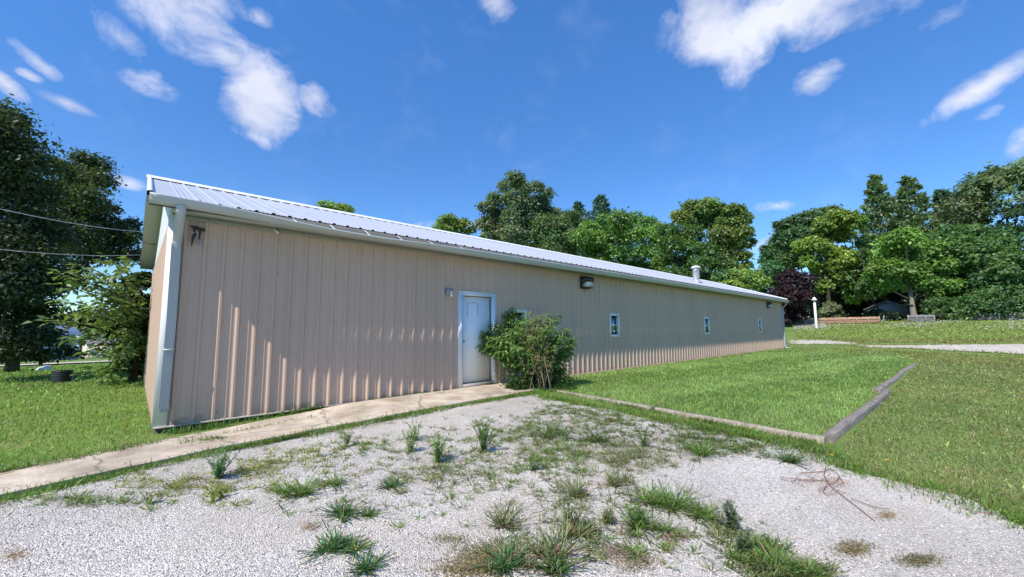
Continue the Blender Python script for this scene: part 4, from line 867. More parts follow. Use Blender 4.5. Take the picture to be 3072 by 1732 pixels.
# weedy strip between path and gravel, along the wall, along the timbers
mid = [(a[0], a[1]-.15) for a in path_out]
mb = MB()
Q = strip(mid, .085, 17000, 0, 11); turf(mb, Q, .055, .007, (.12, .22, .034), 1.5, None, .12)
Q = strip([(.2, -.16), (1.0, -.12), (2.2, -.08)], .06, 900, 0, 12); turf(mb, Q, .09, .010, (.085, .17, .035), 1.3, None, .03)
Q = strip([(2.9, -.07), (4.2, -.06)], .03, 260, 0, 13); turf(mb, Q, .06, .008, (.085, .17, .035), 1.3, None, .03)
Q = strip([(.3, -.85), (.7, -1.0)], .07, 350, 0, 14); turf(mb, Q, .06, .008, (.11, .19, .035), 1.4, None, .05)
Q = strip([(.75, -.75), (1.9, -.62)], .045, 420, 0, 15); turf(mb, Q, .05, .008, (.11, .19, .035), 1.5, None, .05)
Q = strip([(.1, -.62), (-1.1, -1.0), (-4, -2.0)], .06, 3800, 0, 16); turf(mb, Q, .07, .007, (.115, .21, .034), 1.2, None, .16)
Q = strip([tuple(p) for p in edge], .16, 11000, 0, 17); turf(mb, Q, .06, .007, (.135, .245, .036), 1.4, None, .14)
Q = strip([(6.55, -1.5), (6.45, -3.5), (6.4, -6.1)], .10, 3200, 0, 18); turf(mb, Q, .055, .007, (.14, .25, .036), 1.4, None, .12)
tag(mb.build('edge_grass', M_blade), 'ragged grass growing along the path, wall and lot edges', 'grass', kind='stuff')
# far meadow beyond the drive
MD = [(2000, 846), (2300, 858), (2570, 852), (2620, 806), (2400, 803), (2200, 806), (1990, 806)]
mp_ = gp([p[0] for p in MD], [p[1] for p in MD])[:, :2]
P = region(poly=mp_, n=60000, power=0); d = np.hypot(P[:, 0]-CAM[0], P[:, 1]-CAM[1])
mb = MB(); turf(mb, P, .09, .03, (.30, .40, .10), 1.6, None, .22, 1.6, .3)
tag(mb.build('meadow_grass', M_blade), 'tall unmown meadow grass between drive and fence', 'grass', kind='stuff')
mk = (ss(50, 62, d)*.06+.003); a_ = np.arctan2(P[:, 1]-CAM[1], P[:, 0]-CAM[0]); mk = mk*(.5+2.2*(a_ > math.radians(9.5))*(d > 44)+np.sin(P[:, 1]*.9+P[:, 0]*.2)*.45)
F_ = P[rng.random(len(P)) < mk]
specks('wildflowers', F_, .05, [(.78, .78, .72), (.70, .70, .60), (.72, .66, .48)], 'white flower heads scattered over the far meadow', 'wildflowers', h=.20)
P = region(poly=gp([1990, 2150, 2400, 2570, 2640, 2570, 2400, 2160], [848, 851, 854, 850, 868, 861, 864, 862])[:, :2], n=12000, power=0)
mb = MB(); turf(mb, P, .07, .02, (.30, .34, .10), .7, None, .35, 1.6, .3); tag(mb.build('verge_grass', M_blade), 'yellowish verge grass beside the far gravel drive', 'grass', kind='stuff')
drl = np.vstack([dr, dr[:1]]); Q = strip([tuple(p) for p in drl], .5, 9000, 0, 21); mb = MB(); turf(mb, Q, .07, .025, (.25, .31, .085), 1.2, None, .3, 1.6, .3); tag(mb.build('drive_edge_grass', M_blade), 'ragged grass creeping over the edges of the far gravel drive', 'grass', kind='stuff')
P = region([(1988, 873), (2150, 878), (2320, 885), (2575, 897), (2640, 902), (2640, 935), (2575, 925), (2325, 912), (2290, 905), (1988, 881)], n=26000, power=0)
mb = MB(); turf(mb, P, .05, .02, (.27, .32, .085), 1.1, None, .28, 1.6, .3); tag(mb.build('near_verge_grass', M_blade), 'dry yellow green grass between the lawn and the far gravel drive', 'grass', kind='stuff')

# ------------------------------------------------------------------ weeds in the gravel
def tuft(mb, c, r, n, h, colr, lean=1.6, w=.007, dead=.1):
    P = np.column_stack([c[0]+rng.normal(0, r*.12, n), c[1]+rng.normal(0, r*.12, n), np.full(n, c[2])]); az = rng.uniform(0, 2*PI, n)
    C = vary(colr, n, .25, .1); k = rng.random(n) < dead; C[k] = vary((.32, .24, .13), k.sum(), .2, .05)
    ln = np.abs(rng.normal(lean, lean*.45, n)); H = r*np.exp(rng.normal(0, .28, n))*h
    return blades(mb, P, H, np.full(n, w)*rng.uniform(.7, 1.3, n), az, ln, C, .45)
def upright(mb, ms, c, hh, n, colr, spread=.35, leaf=.035):
    PP, DD = [], []
    for i in range(n):
        a = rng.uniform(0, 2*PI); e = np.array([math.cos(a), math.sin(a), 0])*hh*spread*rng.uniform(.1, 1)+[0, 0, hh*rng.uniform(.6, 1.05)]
        T = np.linspace(0, 1, 7)[:, None]; pth = np.array(c)+rng.normal(0, .012, 3)*[1, 1, 0]+e*T*np.array([1, 1, 1])+np.array([0, 0, .06*hh])*np.sin(T*PI)
        ms.tube(pth, np.linspace(.0035, .0012, 7), 4, C=vary(colr, 1, .1, .05)[0], cap=False)
        for k in range(int(16+hh*42)):
            t = rng.uniform(.12, 1); PP.append(pth[0]+e*t+np.array([0, 0, .06*hh])*math.sin(t*PI)); q_ = rdir(1)[0]; DD.append(q_*np.array([1, 1, .4])+[0, 0, .35])
    n_ = len(PP); leaves(mb, np.array(PP), np.array(DD), rdir(n_)*.5+[0, 0, 1], leaf*rng.uniform(.5, 1.3, n_), leaf*.28*rng.uniform(.7, 1.3, n_), vary(colr, n_, .25, .1), .1)
def mat_weed(mb, c, rx, ry, n, colr, leaf=.012):
    p = rng.normal(0, .5, (n, 2))*[rx, ry]; p = np.column_stack([c[0]+p[:, 0], c[1]+p[:, 1], np.full(n, 0.0)]); p[:, 2] = hgt(p[:, 0], p[:, 1])+.006+rng.uniform(0, .03, n)
    leaves(mb, p, rdir(n)*[1, 1, .35]+[0, 0, .1], rdir(n)*.5+[0, 0, 1], leaf*rng.uniform(.6, 1.5, n), leaf*.5*rng.uniform(.6, 1.3, n), vary(colr, n, .25, .1), .1)
GB = (.095, .205, .07); GG = (.165, .27, .06); GY = (.28, .33, .07); GR = (.25, .19, .145); GO = (.22, .26, .11)
# prominent plants, each a thing of its own: (kind, x, y, size in photo units, colour, label)
WEEDS = [
 ('u', 550, 1205, 78, (.13, .26, .10), 'tall feathery blue green weed at the path edge, the bushiest on the left'),
 ('t', 865, 1297, 44, GB, 'dark blue green grass tuft in open gravel, upper of the left pair'),
 ('t', 845, 1378, 48, GB, 'dark blue green grass tuft in open gravel, lower of the left pair'),
 ('t', 895, 1385, 40, GG, 'lighter half dried grass tuft touching the lower dark tuft'),
 ('t', 930, 1300, 26, GG, 'small round green tuft right of the upper dark tuft'),
 ('t', 985, 1225, 30, GB, 'two lobed dark green tuft alone in the middle of the gravel'),
 ('t', 760, 1245, 50, GG, 'long low green grass patch left of the gravel middle'),
 ('t', 715, 1242, 38, GG, 'leafy green end of the long low grass patch'),
 ('t', 845, 1220, 32, GG, 'narrow green tuft behind the long low grass patch'),
 ('t', 920, 1437, 42, GB, 'flat green tuft cut by the bottom edge of the picture'),
 ('u', 1100, 1165, 82, GG, 'tall leafy weed with slender stems in front of the door path'),
 ('u', 1030, 1140, 62, GG, 'thin upright weed left of the tall leafy weed'),
 ('u', 1045, 1110, 56, GG, 'wispy weed growing close to the path strip'),
 ('u', 1215, 1140, 74, (.095, .185, .04), 'bright green upright weed right of the tall leafy weed'),
 ('u', 1210, 1105, 60, (.095, .185, .04), 'bushy bright green weed behind the bright upright one'),
 ('u', 1340, 1185, 46, GG, 'single round green weed in the thin gravel below the weed patch'),
 ('t', 1265, 1325, 66, GO, 'large spiky grass clump left of the bottom centre'),
 ('t', 1395, 1400, 92, GO, 'tallest spiky grass clump near the bottom centre'),
 ('t', 1450, 1345, 62, GO, 'spiky grass clump leaning right above the tallest one'),
 ('t', 1450, 1250, 58, GO, 'wide spreading crabgrass clump with reddish stems'),
 ('t', 1545, 1222, 60, GO, 'crabgrass clump with reddish centre right of the wide one'),
 ('t', 1690, 1275, 66, GG, 'long trailing crabgrass on the right of the gravel middle'),
 ('t', 1640, 1265, 56, GG, 'crabgrass runner left of the long trailing clump'),
 ('t', 1755, 1300, 52, GG, 'green end of the trailing crabgrass'),
 ('t', 1610, 1330, 46, GG, 'small spiky tuft below the trailing crabgrass'),
 ('t', 1680, 1340, 38, GG, 'thin arching tuft right of the small spiky tuft'),
 ('u', 1605, 1325, 62, GG, 'slender branching stem weed in bare white gravel'),
 ('u', 1435, 1330, 70, GO, 'tall thin stalk weed between the spiky clumps'),
 ('u', 1525, 1320, 42, GO, 'sparse single sprig in bare gravel'),
 ('t', 1475, 1335, 26, (.10, .19, .045), 'small bright green tuft right of the spiky clumps'),
 ('t', 1395, 1440, 52, (.085, .165, .042), 'dense green grass hummock at the bottom edge'),
 ('t', 1275, 1425, 54, GB, 'dark green low hummock at the bottom left of centre'),
 ('t', 1605, 1400, 34, GG, 'pale green tuft near the bottom right of centre'),
 ('t', 1975, 1160, 46, (.08, .165, .035), 'isolated green grass tuft in front of the timber corner'),
 ('u', 1845, 1335, 72, (.17, .22, .12), 'grey green bushy weed at the head of the right weed ridge'),
 ('u', 1865, 1400, 66, (.17, .22, .10), 'leafy grey green weed along the right weed ridge'),
 ('t', 1950, 1430, 70, GG, 'grassy clump at the bottom of the right weed ridge'),
 ('t', 2020, 1450, 60, GG, 'long bladed grass at the bottom edge of the right weed ridge'),
 ('t', 1760, 1145, 62, GG, 'spreading grass clump on the gravel below the front timber'),
 ('u', 1620, 1125, 50, (.09, .18, .035), 'dense green weed mound above the gravel on the right'),
 ('t', 1380, 1100, 48, (.09, .175, .035), 'wide low green clump in the middle of the weed patch'),
 ('t', 1500, 1110, 50, (.075, .14, .035), 'dark green clump right of the middle of the weed patch'),
 ('u', 535, 1265, 52, GY, 'yellow green thin weed below the feathery one'),
 ('u', 560, 1255, 46, GY, 'second yellow green thin weed below the feathery one'),
 ('u', 375, 1270, 50, GY, 'thin yellowish weed nearest the left edge of the lot'),
 ('u', 800, 1150, 44, GY, 'short yellow green weed by the path strip left of centre'),
 ('u', 870, 1125, 44, GO, 'short olive weed by the path strip'),
]
names = {'u': ('tall_weed', 'weed'), 't': ('grass_tuft', 'grass tuft')}
for kd, x, y, sz, cc, lab in WEEDS:
    c = gp(x, min(y, 1452)); dist = math.hypot(c[0]-CAM[0], c[1]-CAM[1]); s = sz*mpp(min(max(x, 0), 2575), dist)*math.hypot(1, .25)
    root_n, cat = names[kd]; c = c+np.array([0, 0, .004]); mb, ms = MB(), MB()
    if kd == 't':
        n = int(40+sz*1.0) if cc != GO else int(26+sz*.5); tuft(mb, c, s, n, .82, cc, 2.1 if cc != GO else 1.5, .0075 if cc != GO else .009, .10 if cc != GO else .24)
        if cc == GB: tuft(mb, c+rng.normal(0, s*.2, 3)*[1, 1, 0], s*.75, n//2, .9, cc, 1.9, .010)
        if sz > 45:
            for _ in range(3): tuft(mb, c+rng.normal(0, s*.35, 3)*[1, 1, 0], s*.6, n//3, .8, cc, 1.6, .007, .15)
        if cc == GO: tuft(mb, c, s*.4, 36, .7, (.36, .20, .13), 2.2, .008, 0)
    else:
        upright(mb, mb, c, s*.88, 11 if cc != GY else 4, cc, .62, .036 if sz > 60 else .030)
        if sz > 70: upright(mb, mb, c, s*.8, 9, cc, .7, .04)
        tuft(mb, c, s*.3, 30, .7, cc, 1.7, .006, .25)
    o = mb.build(root_n, M_blade, None, loc=c); tag(o, lab, cat, 'grass tufts in the gravel' if kd == 't' else 'weeds in the gravel')
# low cover too small and mingled to count: mats, seedlings, creeping spurge
mb = MB()
PATCH = [(1120, 1130, 190, 60, 60, GG, 't'), (1500, 1290, 300, 90, 60, GO, 't'), (1150, 1215, 160, 40, 26, (.2, .26, .06), 't'), (700, 1200, 260, 50, 40, GY, 't'), (1400, 1150, 150, 70, 95, GG, 't'), (1500, 1080, 190, 55, 105, (.10, .18, .036), 't'), (1560, 1045, 130, 35, 70, (.12, .20, .036), 't'), (1420, 1035, 80, 18, 40, (.11, .20, .036), 't'), (1300, 1090, 120, 50, 60, GG, 't'), (1600, 1150, 110, 38, 60, GO, 't'), (1180, 1180, 130, 45, 34, GG, 't'), (1740, 1100, 120, 30, 70, (.11, .19, .036), 't'), (1850, 1125, 130, 22, 60, (.10, .19, .036), 't'),
         (650, 1180, 90, 40, 30, GY, 't'), (760, 1150, 120, 40, 34, GY, 't'), (900, 1120, 110, 34, 34, GG, 't'), (430, 1230, 110, 34, 30, GY, 't'), (560, 1245, 60, 40, 18, GY, 't'), (250, 1260, 190, 22, 34, GG, 't'), (1000, 1180, 120, 40, 14, GO, 't'),
         (1450, 1240, 230, 60, 30, GO, 't'), (1600, 1370, 230, 60, 34, GG, 't'), (1300, 1400, 140, 40, 30, GO, 't'), (1900, 1400, 90, 50, 46, GG, 't'), (1980, 1440, 110, 22, 46, GO, 't'), (1820, 1330, 34, 60, 26, GO, 't'), (1100, 1280, 260, 60, 14, GG, 't'), (800, 1250, 160, 40, 10, GG, 't')]
for x, y, rx, ry, n, cc, k in PATCH:
    n = int(n*(2.5 if 1250 < x < 1860 and y < 1160 else 1.35))
    c = gp(x+rng.normal(0, .5, n)*rx, np.minimum(y+rng.normal(0, .5, n)*ry, 1500)); ok = inpoly(c, lot_poly)
    for q in c[ok]:
        tuft(mb, q, rng.uniform(.04, .13), int(rng.uniform(8, 28)), .7, np.array(cc)*rng.uniform(.8, 1.2), 1.9, .006, .22)
MATS = [(1225, 1400, 70, 34, 2600, (.17, .155, .065)), (1175, 1435, 90, 30, 2400, (.19, .15, .07)), (1540, 1395, 45, 22, 800, GR), (1600, 1420, 70, 26, 1100, GR), (1420, 1125, 90, 30, 1900, (.14, .17, .05)), (1330, 1130, 60, 24, 900, (.20, .17, .07)), (1560, 1130, 90, 30, 1600, (.12, .15, .06)), (1690, 1355, 40, 18, 600, GR), (780, 1330, 26, 14, 380, GR), (920, 1190, 24, 10, 260, GR), (1035, 1130, 22, 8, 260, GR), (1130, 1360, 45, 14, 420, (.18, .17, .08)), (1005, 1240, 26, 10, 400, (.15, .17, .08)), (2145, 1385, 52, 20, 1500, (.19, .155, .085)), (2310, 1415, 60, 16, 1500, (.16, .14, .075)), (2230, 1300, 26, 10, 420, (.26, .19, .12)), (2090, 1215, 60, 12, 500, (.27, .18, .12)), (1900, 1385, 70, 40, 2200, (.105, .15, .055)), (1990, 1440, 90, 20, 2000, (.14, .15, .06)), (40, 1400, 30, 22, 300, (.27, .19, .14)), (480, 1210, 40, 16, 600, (.17, .15, .07)), (690, 1215, 60, 14, 300, GY), (1250, 1160, 40, 12, 360, (.2, .16, .08))]
for x, y, rx, ry, n, cc in MATS:
    n = int(n*.62)
    c = gp(x, min(y, 1452)); dist = math.hypot(c[0]-CAM[0], c[1]-CAM[1]); m_ = mpp(x, dist)
    u = gp(x+rng.normal(0, .5, n)*rx, np.minimum(y+rng.normal(0, .5, n)*ry, 1560)); cc = np.minimum(np.array(cc)*1.55, .6); u[:, 2] += rng.uniform(.004, .03, n)
    leaves(mb, u, rdir(n)*[1, 1, .35]+[0, 0, .1], rdir(n)*.5+[0, 0, 1], .017*rng.uniform(.6, 1.5, n), .007*rng.uniform(.6, 1.3, n), vary(cc, n, .25, .1), .1)
tag(mb.build('weed_cover', M_blade), 'low creeping weeds and seedlings through the gravel', 'weeds', kind='stuff')
# yellow flowers
for x, y, lab in ((2094, 1157, 'yellow flower just below the timber corner'), (2231, 1170, 'yellow flower right of the timber corner in the grass edge'), (1762, 1067, 'yellow flower by the middle of the front timber'), (2561, 1009, 'yellow flower in the rough grass at the right edge')):
    c = gp(x, y+6); t = thing('dandelion', c, lab, 'flower', 'yellow flowers in the grass'); hgt_ = .075
    n = 26; P = np.repeat((c+[0, 0, hgt_])[None], n, 0); a = np.arange(n)*2.4; D = np.column_stack([np.cos(a), np.sin(a), rng.uniform(.0, .8, n)])
    mb = MB(); leaves(mb, P, D, np.tile([0, 0, 1.0], (n, 1)), rng.uniform(.016, .028, n), np.full(n, .010), vary((.85, .55, .02), n, .06, .02), .1); mb.build('petals', M_petal, t)
    MB().tube([c-[0, 0, .02], c+[.004, 0, .04], c+[0, 0, hgt_]], .0025, 5).build('stem', M_gstem, t)
# dead reddish vine lying on the gravel
mb = MB()
def runner(pts, r): 
    q = gp([p[0] for p in pts], [p[1] for p in pts]); q[:, 2] += .012+rng.uniform(0, .02, len(q)); mb.tube(q, r, 5)
for pts in ([(1960, 1206), (2000, 1212), (2040, 1214), (2075, 1212)], [(2078, 1180), (2072, 1200), (2085, 1225), (2110, 1245), (2150, 1275), (2200, 1315)], [(2080, 1182), (2105, 1195), (2118, 1215), (2125, 1228)], [(2080, 1225), (2070, 1240), (2078, 1250)], [(2085, 1222), (2105, 1215), (2112, 1205)], [(2010, 1196), (2050, 1190), (2085, 1190)], [(2140, 1262), (2200, 1282), (2235, 1290)], [(2430, 1285), (2460, 1296), (2520, 1300)]):
    runner(pts, .0032)
for _ in range(26):
    x0, y0 = [(2080, 1200), (2085, 1225), (2040, 1213), (2110, 1245), (2000, 1210)][rng.integers(0, 5)]; a = rng.uniform(0, 2*PI); l_ = rng.uniform(15, 55); x0 += rng.normal(0, 12); y0 += rng.normal(0, 6)
    runner([(x0, y0), (x0+l_*.5*math.cos(a)+rng.normal(0, 5), y0+l_*.22*math.sin(a)+rng.normal(0, 2)), (x0+l_*math.cos(a), y0+l_*.4*math.sin(a))], .0018)
tag(mb.build('dead_vine', simple('dead vine', (.24, .12, .085), .9, 0, .2, 30)), 'dead reddish brown vine lying on the gravel below the timber corner', 'dead vine')

# ------------------------------------------------------------------ shrub by the door
def shrub():
    b = gp(1325, 968); b = np.array([6.62, -.78, float(hgt(6.62, -.78))]); root = thing('leafy_shrub', b, 'large leafy green shrub growing against the wall right of the white door', 'shrub')
    dist = math.hypot(b[0]-CAM[0], b[1]-CAM[1]); ml, mst = MB(), MB(); P_, D_, N_, C_ = [], [], [], []
    tips = [(1212, 838, .0), (1225, 880, -.1), (1240, 815, .1), (1205, 865, .05), (1275, 782, .45), (1300, 800, .4), (1262, 795, .5), (1330, 800, .1), (1250, 850, -.3), (1290, 830, -.4), (1320, 815, -.3), (1360, 800, 0), (1395, 795, -.1), (1420, 830, 0), (1435, 868, .05), (1428, 890, .1), (1405, 850, -.3), (1375, 830, -.5), (1345, 850, -.6), (1300, 870, -.6), (1260, 880, -.4), (1400, 905, -.1), (1415, 925, .1), (1270, 905, -.2), (1330, 890, -.5), (1380, 880, -.4), (1242, 868, -.2), (1355, 905, -.4), (1310, 840, .2), (1350, 830, .3), (1390, 860, .2), (1225, 850, .1), (1440, 850, .1), (1285, 855, -.2), (1318, 860, -.1)]
    for ex, ey, off in tips:
        e = at(ex, ey, dist+off); s0 = b+rng.normal(0, .11, 3)*[1, .8, 0]; mid = s0*.45+e*.55; mid[2] = max(mid[2], s0[2]+(e[2]-s0[2])*.8)
        T = np.linspace(0, 1, 12)[:, None]; pth = (1-T)**2*s0+2*T*(1-T)*mid+T**2*e
        pth[:, 1] = np.minimum(pth[:, 1], -.06); mst.tube(pth, np.linspace(.017, .005, 12), 6)
        for i in range(4, 12):
            for k in range(20 if i > 5 else 8):
                dd = rdir(1)[0]*np.array([1, 1, .5]); p0 = pth[i]+dd*rng.uniform(.01, .15); p0[1] = min(p0[1], -.04)
                P_.append(p0); D_.append(dd+[0, 0, -.3]); N_.append(np.array([0, -.15, 1.0])+rng.normal(0, .35, 3)); C_.append(vary((.15, .26, .065), 1, .22, .09)[0])
    # lower leaves round the foot
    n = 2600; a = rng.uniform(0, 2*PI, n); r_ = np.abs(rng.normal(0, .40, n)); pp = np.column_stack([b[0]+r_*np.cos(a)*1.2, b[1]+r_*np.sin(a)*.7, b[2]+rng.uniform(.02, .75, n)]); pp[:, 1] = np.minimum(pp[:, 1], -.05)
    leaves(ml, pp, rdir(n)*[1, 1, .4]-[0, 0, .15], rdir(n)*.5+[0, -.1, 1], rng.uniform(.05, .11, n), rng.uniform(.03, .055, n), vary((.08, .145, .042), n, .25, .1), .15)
    leaves(ml, np.array(P_), np.array(D_), np.array(N_), rng.uniform(.09, .18, len(P_)), rng.uniform(.038, .070, len(P_)), np.array(C_), .18)
    ml.build('foliage', M_leaf, root); mst.build('stems', simple('shrub stem', (.17, .12, .075), .9, 0, .25, 20), root)
shrub()
def dry_weed():
    b = np.array([6.42, -1.18, float(hgt(6.42, -1.18))]); root = thing('dry_weed', b, 'tall half dried weed with tan seed heads in front of the shrub', 'weed')
    dist = math.hypot(b[0]-CAM[0], b[1]-CAM[1]); ms, ml = MB(), MB(); P_, D_ = [], []
    for ex, ey, off in ((1330, 790, 0), (1345, 800, .1), (1365, 796, .05), (1350, 830, -.1), (1320, 830, -.1), (1385, 815, .05), (1300, 850, 0), (1370, 850, -.15), (1335, 860, -.2), (1400, 880, 0), (1355, 900, -.2), (1310, 900, -.1), (1380, 920, -.1), (1340, 815, 0)):
        e = at(ex, ey, dist+off); s0 = b+rng.normal(0, .16, 3)*[1, .8, 0]; T = np.linspace(0, 1, 10)[:, None]; mid = s0*.6+e*.4+[0, 0, .15]; pth = (1-T)**2*s0+2*T*(1-T)*mid+T**2*e
        ms.tube(pth, np.linspace(.009, .003, 10), 5)
        for i in range(4, 10):
            for k in range(5):
                d = rdir(1)[0]*np.array([1, 1, .6])+[0, 0, .35]; q = pth[i]+d*rng.uniform(.06, .15); ms.tube([pth[i], (pth[i]+q)/2+[0, 0, .008], q], [.0032, .0024, .0015], 4, cap=False)
                for j in range(7): P_.append(pth[i]+(q-pth[i])*rng.uniform(.3, 1.05)); D_.append(rdir(1)[0])
    n = len(P_); c = vary((.42, .33, .20), n, .25, .06); k = rng.random(n) < .42; c[k] = vary((.18, .25, .07), k.sum(), .2, .08)
    leaves(ml, np.array(P_), np.array(D_), rdir(n)+[0, 0, .6], rng.uniform(.02, .055, n), rng.uniform(.010, .022, n), c, .15); ml.build('seed_heads', M_leaf, root); ms.build('stalks', M_stem, root)
dry_weed()
def low_plant(x, y, r, h, n, lab, cc):
    b = np.array([x, y, float(hgt(x, y))]); a = rng.uniform(0, 2*PI, n); rr_ = r*np.sqrt(rng.random(n)); p = np.column_stack([x+rr_*np.cos(a), y+rr_*np.sin(a), b[2]+h*rng.random(n)*(1-(rr_/r)**2*.7)]); mb = MB()
    leaves(mb, p, rdir(n)*[1, 1, .4], rdir(n)*.5+[0, 0, 1], rng.uniform(.03, .075, n), rng.uniform(.018, .04, n), vary(cc, n, .25, .1), .15)
    tag(mb.build('low_plant', M_leaf, None, loc=b), lab, 'plant')
low_plant(7.55, -.62, .40, .30, 1100, 'low dark green plant on the lawn right of the shrub', (.055, .12, .03))
low_plant(6.05, -.75, .26, .30, 1500, 'round leaved vine at the foot of the shrub beside the door path', (.065, .125, .042))
low_plant(6.95, -1.3, .30, .34, 900, 'small leafy weed at the right foot of the shrub', (.075, .14, .04))

# ------------------------------------------------------------------ landscape timbers
def timber(pts, w_, h_, label, mat, grp='landscape timbers round the lawn'):
    P = np.array([(x, y, float(hgt(x, y))+dz) for x, y, dz in pts]); T = np.gradient(P, axis=0); T /= np.linalg.norm(T, axis=1, keepdims=True); A = np.cross(T, [0, 0, 1.0]); S = []
    for p, a in zip(P, A):
        j = rng.normal(0, .004, 8)
        ring = [(-.5, -.6), (-.5, .36), (-.40, .47), (-.1, .5), (.12, .49), (.42, .46), (.5, .36), (.5, -.6)]
        S.append([p+a*(u*w_+j[i])+np.array([0, 0, v*h_+j[-i]]) for i, (u, v) in enumerate(ring)])
    mb = MB().loft(S); mb.add(S[0], [list(range(8))]); mb.add(S[-1], [list(range(8))[::-1]])
    o = mb.build('landscape_timber', mat, None, loc=P[len(P)//2], fix=True); return tag(o, label, 'timber', grp)
def run(a, b, n, wob, z0, z1):
    return [(a[0]+(b[0]-a[0])*t+wob*math.sin(t*5), a[1]+(b[1]-a[1])*t+wob*math.cos(t*4), z0+(z1-z0)*t) for t in np.linspace(0, 1, n)]
timber(run((6.60, -6.10), (6.52, -3.75), 10, .012, .03, .022), .12, .11, 'bleached front timber meeting the corner nearest the camera', M_timber2)
timber(run((6.52, -3.70), (6.56, -1.50), 10, .012, .02, -.01), .12, .11, 'bleached front timber sunk in weeds, ending near the shrub', M_timber2)
timber(run((6.70, -6.13), (12.75, -6.20), 16, .03, .045, .05), .125, .12, 'long grey timber running away from the near lawn corner', M_timber)
timber(run((12.62, -6.07), (18.3, -6.09), 14, .03, .03, .03), .12, .11, 'grey timber in the middle of the right lawn edge, slightly offset', M_timber)
timber(run((18.5, -6.10), (23.6, -6.15), 12, .03, .0, -.03), .14, .12, 'half buried far timber at the end of the right lawn edge', M_timber)

# ------------------------------------------------------------------ beyond: fence, post, sheds
def fence(a, b, name, label, h, mat, posts, rails=2, pw=.145):
    A = np.array([a[0], a[1]]); B = np.array([b[0], b[1]]); ln = np.linalg.norm(B-A); d = (B-A)/ln; nrm = np.array([-d[1], d[0]])
    if np.dot(nrm, CAM[:2]-A) < 0: nrm = -nrm
    g0 = float(hgt(*A)); root = thing(name, (A[0], A[1], g0), label, 'fence', 'fence sections at the back of the meadow'); mb = MB(); n = int(ln/pw)
    for i in range(n):
        p = A+d*(i+.5)*pw; g = float(hgt(*p)); hh = h+rng.normal(0, .025); q = p+d*(pw*.48); p2 = p-d*(pw*.48); t = nrm*(.012+rng.normal(0, .003))
        mb.prism([(p2[0], p2[1], g-.05), (q[0], q[1], g-.05), (q[0], q[1], g+hh), (p2[0], p2[1], g+hh)], (t[0], t[1], 0))
    mb.build('planks', mat, root, fix=True)
    for i in range(posts):
        p = A+d*ln*i/(posts-1)+nrm*.06; g = float(hgt(*p)); MB().box(p[0]-.06, p[1]-.06, g-.1, p[0]+.06, p[1]+.06, g+h+.02+rng.uniform(-.05, .05)).build('post', M_bark_pale, root)
    for k in range(rails):
        zz = .15+k*(h-.45); a3 = np.array([*(A+nrm*.03), float(hgt(*A))+zz]); b3 = np.array([*(B+nrm*.03), float(hgt(*B))+zz]); MB().prism([a3, b3, b3+[0, 0, .09], a3+[0, 0, .09]], (nrm[0]*.035, nrm[1]*.035, 0)).build('rail', mat, root, fix=True)
FD = 66.0
pt = lambda x, d=FD: at(x, 822, d)[:2]
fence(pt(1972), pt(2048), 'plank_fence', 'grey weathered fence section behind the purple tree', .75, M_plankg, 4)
fence(pt(2050), pt(2213), 'plank_fence', 'brown plank fence section right of the white post', .85, M_plank, 7)
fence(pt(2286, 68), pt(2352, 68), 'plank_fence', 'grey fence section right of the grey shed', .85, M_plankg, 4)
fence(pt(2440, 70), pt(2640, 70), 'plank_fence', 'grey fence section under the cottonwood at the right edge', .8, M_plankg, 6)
b = at(2222, 822, 65); g = float(hgt(b[0], b[1]))
tag(MB().tube([(b[0], b[1], g-.1), (b[0]+.12, b[1]-.10, g+1.0)], [.07, .06], 8).build('fence_post', M_bark_pale, None, loc=(b[0], b[1], g)), 'leaning stub post at the right end of the brown fence', 'post')
b = at(2053, 822, 57); g = float(hgt(b[0], b[1])); zt = float(at(2053, 748, 57)[2])
t = thing('white_post', (b[0], b[1], g), 'tall white post with a cap beside the brown fence', 'post')
MB().lathe((b[0], b[1], g-.1), [(.12, 0), (.12, zt-g-.5), (.11, zt-g-.5)], 14).build('shaft', M_pipew, t)
MB().lathe((b[0], b[1], zt), [(.10, -.55), (.10, -.36), (.26, -.34), (.28, -.24), (.15, -.16), (.15, -.05), (.05, .02), (0, .03)], 14).build('cap', M_pipew, t)
def gable_shed(name, label, cat, x0, x1, ytop, dist, wall, roof, eave=.6, depth=5.0, openings=(), yb=None):
    A = pt(x0, dist); B = pt(x1, dist); d = (B-A)/np.linalg.norm(B-A); ln = np.linalg.norm(B-A); nb = np.array([-d[1], d[0]])
    if np.dot(nb, A-CAM[:2]) < 0: nb = -nb
    g = float(hgt(*((A+B)/2))); zt = float(at((x0+x1)/2, ytop, dist)[2]); ze = g+(zt-g)*eave; root = thing(name, (A[0], A[1], g), label, cat)
    tr = lambda u, v, z: np.array([*(A+d*u+nb*v), z])
    mb = MB()
    fr_ = [tr(0, 0, g-.2), tr(ln, 0, g-.2), tr(ln, 0, ze), tr(ln/2, 0, zt), tr(0, 0, ze)]; dv = np.array([*(nb*depth), 0])
    mb.prism(fr_, dv); mb.build('walls', wall, root, fix=True)
    mb = MB(); o = .3; k = (zt-ze)/(ln/2)
    for s in (0, 1):
        u0 = -o if s == 0 else ln+o; e = [tr(u0, -o, ze-o*k+.03), tr(ln/2, -o, zt+.03), tr(ln/2, -o, zt+.15), tr(u0, -o, ze-o*k+.15)]
        mb.prism(e, np.array([*(nb*(depth+2*o)), 0]))
    mb.build('roof', roof, root, fix=True)
    for nm, u0, u1, z0, z1, mt in openings:
        p = [tr(u0*ln, -.03, g+z0), tr(u1*ln, -.03, g+z0), tr(u1*ln, -.03, g+z1), tr(u0*ln, -.03, g+z1)]; MB().prism(p, np.array([*(nb*.05), 0])).build(nm, mt, root, fix=True)
    return root
